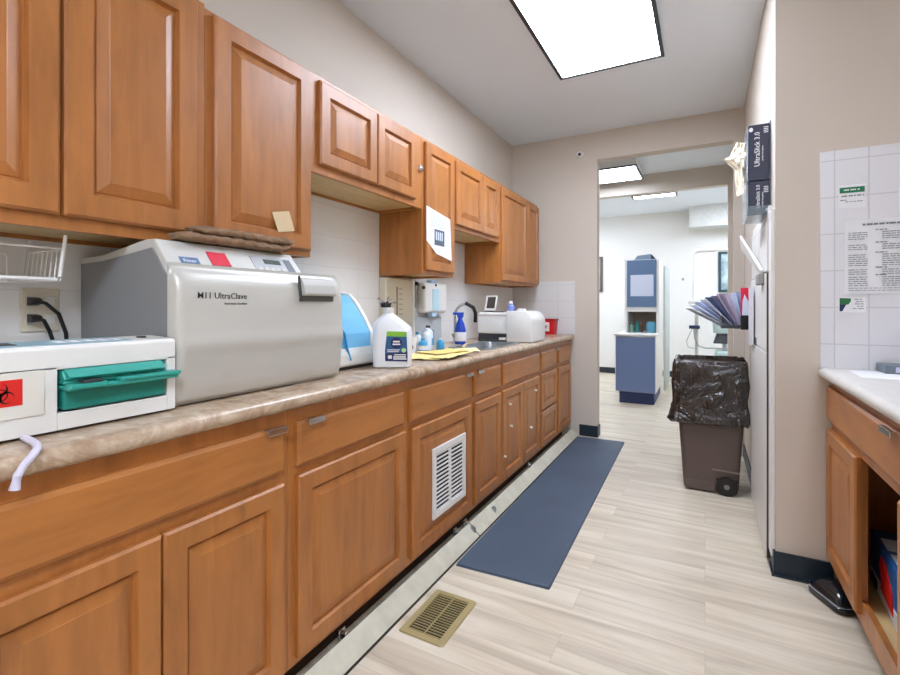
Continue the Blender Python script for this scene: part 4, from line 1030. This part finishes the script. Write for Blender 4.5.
# paper rack on the right wall beyond the white cabinet
pr = thing('wall_file_rack', (.2, 3.5, 1.03), 'black wall file rack holding fanned papers beyond the white cabinet', 'rack')
RY0 = 3.46
m_ = MB(); m_.box(.095, .262, RY0, RY0 + .22, 1.03, 1.036, .001); m_.box(.095, .262, RY0, RY0 + .004, 1.03, 1.052, .001); m_.box(.090, .096, RY0, RY0 + .22, 1.03, 1.11, .001); m_.box(.256, .262, RY0, RY0 + .22, 1.03, 1.25, .001)
m_.build('tray', DGREY, pr)
MB().box(.195, .262, RY0 - .03, RY0 - .002, 1.025, 1.115, .003).build('pocket', BLACK, pr)
cols = ['#c9d2e6', '#dfe4ee', '#b7c3de', '#e6e6ea', '#4d5f86', '#d3cfe0', '#b9a9c2', '#e0dde8', '#cfd8ea', '#9fb0cf', '#e8e4e2']
for k in range(11):
    a = math.radians(-62 + k * 6.4); L_ = .25 - .003 * k
    bx_ = .115 + k * .010; y0_ = RY0 + .03 + (k % 3) * .02
    M = Matrix.Translation((bx_, y0_ + .08, 1.0375)) @ Matrix.Rotation(math.radians(17), 4, 'Z') @ Matrix.Rotation(a, 4, 'Y')
    nm = ['leftmost, lowest leaning paper', 'second paper from left', 'third paper from left', 'fourth paper from left', 'dark blue folder', 'sixth paper from left', 'mauve folder', 'eighth paper from left', 'ninth paper from left', 'tenth paper from left', 'most upright paper at right'][k]
    tag(MB().box(-.0015, .0015, -.07, .07, .001 + .004 * abs(a), L_, M=M).build('paper_sheet', mat('paper_tone_%d' % k, cols[k], .8)), nm + ' fanned in the black wall file rack', 'paper', 'papers fanned in the wall rack')
tag(MB().box(.195, .255, RY0 - .022, RY0 - .016, 1.03, 1.285, .001).build('red_card', mat('crimson', '#cf1f3c', .6)), 'red card standing in front pocket of black wall file rack', 'card')
tag(MB().prism([(.20, 1.03), (.25, 1.03), (.24, 1.19), (.215, 1.245), (.205, 1.20)], 'y', RY0 - .028, RY0 - .0235).build('white_slip', PAPERB), 'pale slip in front of red card in wall rack pocket', 'paper')
tag(MB().sheet(lambda u, v: (.238 - .012 * math.sin(u * 3), 3.12 + u * .26, .95 + v * .33 + .01 * nz(u * 4, v * 4)), 10, 10, .001).build('posted_sheet', mat('patterned_paper', '#d5d6df', .8, var=.12, vscale=40)), 'patterned white sheet taped to tall white cabinet beside the file rack', 'paper')

# ------------------------------------------------------------------ wheeled bin with bag
bn = thing('trash_bin', (.04, 3.52, 0), 'brown wheeled trash bin lined with black bag by the right wall', 'trash bin')
def rr4(x0, x1, y0, y1, r, z): return rrect(x0, x1, y0, y1, r, z, 5)
by0_, by1_ = 3.375, 3.72
rings = [rr4(-.105, .16, by0_ + .02, by1_ - .02, .03, .012), rr4(-.122, .182, by0_ + .008, by1_ - .008, .035, .03), rr4(-.126, .186, by0_ + .006, by1_ - .006, .035, .08), rr4(-.152, .212, by0_ - .004, by1_ + .004, .035, .46), rr4(-.170, .225, by0_ - .012, by1_ + .012, .035, .78), rr4(-.172, .228, by0_ - .014, by1_ + .014, .035, .80), rr4(-.160, .216, by0_ - .002, by1_ + .002, .03, .80), rr4(-.14, .19, by0_ + .01, by1_ - .01, .03, .45), rr4(-.11, .165, by0_ + .02, by1_ - .02, .03, .05)]
MB().loft(rings).build('body', BROWNP, bn, True, 40)
MB().prism([(-.118, .078), (.055, .068), (.055, .012), (-.108, .012), (-.120, .03)], 'y', by0_ + .000, by0_ + .02, .004).build('skirt', BROWNP, bn)
MB().prism([(.040, .155), (.185, .150), (.186, .142), (.040, .147)], 'y', by0_ - .006, by0_ + .01, .002).build('ridge', mat('brown_plastic_light', '#7a6a63', .5), bn)
MB().box(.062, .175, by0_ - .002, by0_ + .03, .02, .10, .004).build('wheel_well', mat('well_dark', '#241c19', .7), bn)
for y in (by0_ - .012, by1_ - .02):
    wl = MB().tube([(.118, y - .006, .058), (.118, y - .004, .058), (.118, y + .026, .058), (.118, y + .028, .058)], .058, 28, rs=[.048, .058, .058, .050]).build('wheel', BLACK, bn, True)
    MB().cyl((.118, y - .012, .058), (.118, y - .004, .058), .014, .016, 12).build('hub', mat('hub_grey', '#7d7671', .5), wl, True)
# bag: rim fold, outer skirt with folds, inner
bg = thing('bin_bag', (.03, 3.54, .45), 'glossy black liner bag folded over the rim of brown bin', 'bag')
R = []
N_ = 96
def bag_ring(e, z, amp, ph, zamp=0):
    base = rrect(-.172 - e, .228 + e * .35, by0_ - .014 - e, by1_ + .014 + e * .4, .05 + e * .5, 0, N_ // 4 - 1)
    out = []
    for i, p in enumerate(base):
        q = i / len(base) * 2 * PI
        d = amp * (nz(math.cos(q) * 5, math.sin(q) * 5, ph) + .5 * nz(math.cos(q) * 13, math.sin(q) * 13, ph * 1.7))
        c_ = Vector((.03, 3.54)); v = Vector((p[0], p[1])) - c_; v.normalize()
        out.append((min(p[0] + v.x * d, .241), p[1] + v.y * d, z + zamp * nz(math.cos(q) * 3, math.sin(q) * 3, ph + 4)))
    return out
levels = [(.0 - .05, .55, .012, 0, 0), (-.035, .74, .012, .4, .01), (-.022, .805, .006, .7, .008), (-.006, .828, .004, 1.0, .008), (.008, .826, .005, 1.3, .008), (.016, .80, .008, 1.6, .006), (.018, .74, .012, 2.0, .004), (.018, .68, .012, 2.5, 0), (.016, .62, .014, 3.0, 0), (.018, .56, .016, 3.6, 0), (.026, .51, .018, 4.1, .01), (.040, .475, .016, 4.6, .014), (.044, .455, .014, 5, .018), (.036, .44, .012, 5.2, .02), (.018, .437, .01, 5.5, .02), (.010, .455, .008, 5.8, .018), (.006, .50, .006, 6, 0)]
MB().loft([bag_ring(*l) for l in levels], cap=False).build('film', BAG, bg, True, 80)

# ------------------------------------------------------------------ treatment room seen through the opening
dc = thing('dental_cabinet', (-.74, 6.5, 0), 'blue and white dental cabinet with upper tower in the room beyond', 'cabinet')
MB().box(-.965, -.505, 6.02, 7.0, .14, .815, .006).build('base_body', WHITEM, dc)
fp = MB().box(-.955, -.515, 6.005, 6.02, .145, .80, .004).build('front_panel', BLUEP, dc); fp['label'] = 'slate blue front panel'
MB().box(-.92, -.53, 6.05, 6.95, 0, .139).build('plinth', NAVY, dc)
MB().box(-.985, -.495, 5.995, 7.0, .815, .835, .004).build('worktop', WHITEM, dc)
MB().box(-.905, -.875, 6.40, 7.0, .835, 1.76, .003).box(-.535, -.505, 6.40, 7.0, .835, 1.76, .003).box(-.875, -.535, 6.98, 7.0, .835, 1.76).box(-.875, -.535, 6.42, 6.98, 1.74, 1.76).build('tower_body', WHITEM, dc)
MB().box(-.878, -.532, 6.385, 6.40, 1.16, 1.752, .003).build('tower_panel', mat('slate_blue', '#5f789a', .5), dc)
MB().box(-.875, -.535, 6.40, 6.98, 1.10, 1.16).build('light_rail', WHITEM, dc)
MB().box(-.874, -.536, 6.97, 6.979, .836, 1.10).build('tower_back', mat('beige_laminate', '#cbb9a8', .6), dc)
tag(MB().box(-.835, -.565, 6.382, 6.3845, 1.295, 1.565).build('paper_sheet', PAPERB), 'pale sheet on the blue tower panel of dental cabinet', 'paper')
bx2 = thing('cardboard_carton', (-.70, 6.6, 1.761), 'grey open carton lying on top of the dental cabinet tower', 'box')
MB().prism([(-.80, 1.7615), (-.60, 1.7615), (-.60, 1.83), (-.76, 1.815)], 'y', 6.45, 6.75, .002).build('carton', mat('grey_card', '#7f93a5', .7), bx2)
MB().prism([(-.60, 1.7615), (-.55, 1.765), (-.60, 1.83)], 'y', 6.45, 6.75).build('flap', mat('dark_card', '#2f3d49', .7), bx2)
for k, (x, m2, lb, r, h) in enumerate(((-.845, 'b', 'small green bottle at left on the dental cabinet worktop', .028, .12), (-.775, 'g', 'teal bottle second from left on the dental cabinet worktop', .03, .15), (-.72, 'd', 'thin dark bottle in middle of the dental cabinet worktop', .018, .13))):
    t = thing('bottle', (x, 6.55, .8355), lb, 'bottle', 'bottles on the dental cabinet')
    mm = {'b': mat('soft_green', '#8fb8a8', .4), 'g': mat('teal_bottle', '#3f8f8a', .4), 'd': mat('brown_bottle', '#6b4a44', .4)}[m2]
    MB().lathe([(r, 0), (r, h * .65), (r * .4, h * .8), (r * .4, h)], (x, 6.55, .8355), 14).build('body', mm, t, True)
tag(MB().lathe([(.055, 0), (.06, .02), (.06, .11), (.045, .135), (.02, .14)], (-.60, 6.5, .8355), 18).build('canister', mat('aqua_canister', '#5fa3bd', .4), None, True), 'round aqua canister at right on the dental cabinet worktop', 'canister')
dp = MB().box(-.50, -.475, 7.05, 7.95, .02, 1.72, .004).build('divider_panel', mat('grey_green_panel', '#c2cac6', .6)); tag(dp, 'pale grey-green divider panel behind the dental cabinet', 'panel')
# delivery arm
da = thing('dental_delivery_arm', (-.13, 7.4, 0), 'white dental delivery arm with bent overhead pole and hoses', 'dental unit')
PY = 7.2
MB().tube([(-.131, PY, 1.24), (-.131, PY, 1.86)] + [(-.131 + .06 - .06 * math.cos(math.radians(a)), PY, 1.86 + .06 * math.sin(math.radians(a))) for a in range(15, 91, 15)] + [(.2, PY, 1.915), (.7, PY, 1.90)], .026, 12).build('overhead_pole', mat('pole_white', '#eeeeea', .4), da, True)
MB().box(-.20, .06, PY - .10, PY + .10, 1.20, 1.245, .01).build('tray_head', WHITE, da)
MB().cyl((-.02, PY - .10, 1.222), (-.02, PY - .106, 1.222), .012).build('dial', DGREY, da, True)
MB().cyl((-.10, PY, .05), (-.10, PY, 1.20), .022, None, 14).build('post', LGREY, da, True)
MB().lathe([(.20, 0), (.20, .02), (.05, .05)], (-.10, PY, 0), 24).build('base', LGREY, da, True)
MB().box(-.19, -.06, PY - .06, PY + .02, .865, .91, .005).build('holder', NAVY, da)
MB().tube([(-.13, PY - .05, .87), (-.12, PY - .06, .74), (-.08, PY - .07, .64), (.0, PY - .07, .615), (.30, PY - .07, .615)], .010, 8).build('hose', mat('hose_grey', '#9aa09c', .5), da, True)
MB().tube([(-.15, PY - .05, .87), (-.22, PY - .08, .70), (-.20, PY - .08, .62), (-.12, PY - .08, .60)], .006, 8).build('hose', mat('hose_grey', '#9aa09c', .5), da, True)
MB().tube([(.06, PY, 1.21), (.10, PY - .05, 1.14), (.04, PY - .05, 1.05)], .007, 8).build('hose', mat('hose_grey', '#9aa09c', .5), da, True)
ch = thing('dental_chair', (.40, 7.5, 0), 'pale teal dental chair partly seen behind the papers and bin', 'dental chair')
PT = mat('pale_teal_vinyl', '#bcd3d0', .45)
MB().loft([rrect(.10, .34, 7.40, 7.62, .05, .80), rrect(.09, .36, 7.38, 7.64, .06, .95), rrect(.12, .36, 7.42, 7.64, .06, 1.12), rrect(.17, .34, 7.46, 7.6, .05, 1.2)]).build('backrest', PT, ch, True)
MB().loft([rrect(.10, .34, 7.38, 7.62, .04, .66), rrect(.14, .36, 7.42, 7.62, .04, .79)]).build('armrest', DGREY, ch, True)
MB().box(.12, .9, 7.36, 7.8, .45, .56, .04, 3).build('seat', PT, ch, True)
MB().box(.25, .7, 7.45, 7.72, 0, .06, .01).cyl((.4, 7.58, .05), (.4, 7.58, .46), .08).build('base', LGREY, ch)
MB().cyl((.24, 7.5, .54), (.24, 7.5, .68), .03).build('bracket', STEEL, ch, True)
def picture(x0, x1, z0, z1, label, fm, im):
    t = thing('wall_picture', ((x0 + x1) / 2, 8.6, z0), label, 'picture', 'framed pictures in the far room')
    f = .04; m_ = MB()
    for a in ((x0, x0 + f, z0, z1), (x1 - f, x1, z0, z1), (x0 + f, x1 - f, z0, z0 + f), (x0 + f, x1 - f, z1 - f, z1)): m_.box(a[0], a[1], 8.572, 8.6, a[2], a[3], .002)
    m_.build('frame', fm, t)
    MB().box(x0 + f, x1 - f, 8.588, 8.599, z0 + f, z1 - f).build('print', im, t)
    return t
picture(-1.98, -1.585, 1.42, 2.04, 'dark brown framed picture cut off by left side of doorway', mat('brown_frame', '#5d5048', .5), mat('muted_print', '#b9b4b2', .6, var=.35, vscale=7))
picture(.185, .70, 1.39, 2.03, 'dark teal framed picture cut off by right side of doorway', mat('teal_frame', '#2e4a50', .5), mat('landscape_print', '#a9bcc4', .6, var=.6, vscale=6))
tag(MB().box(-.335, -.30, 8.59, 8.6, 1.59, 1.63, .002).build('wall_switch', MGREY), 'tiny grey switch on far room wall right of the tower', 'switch')
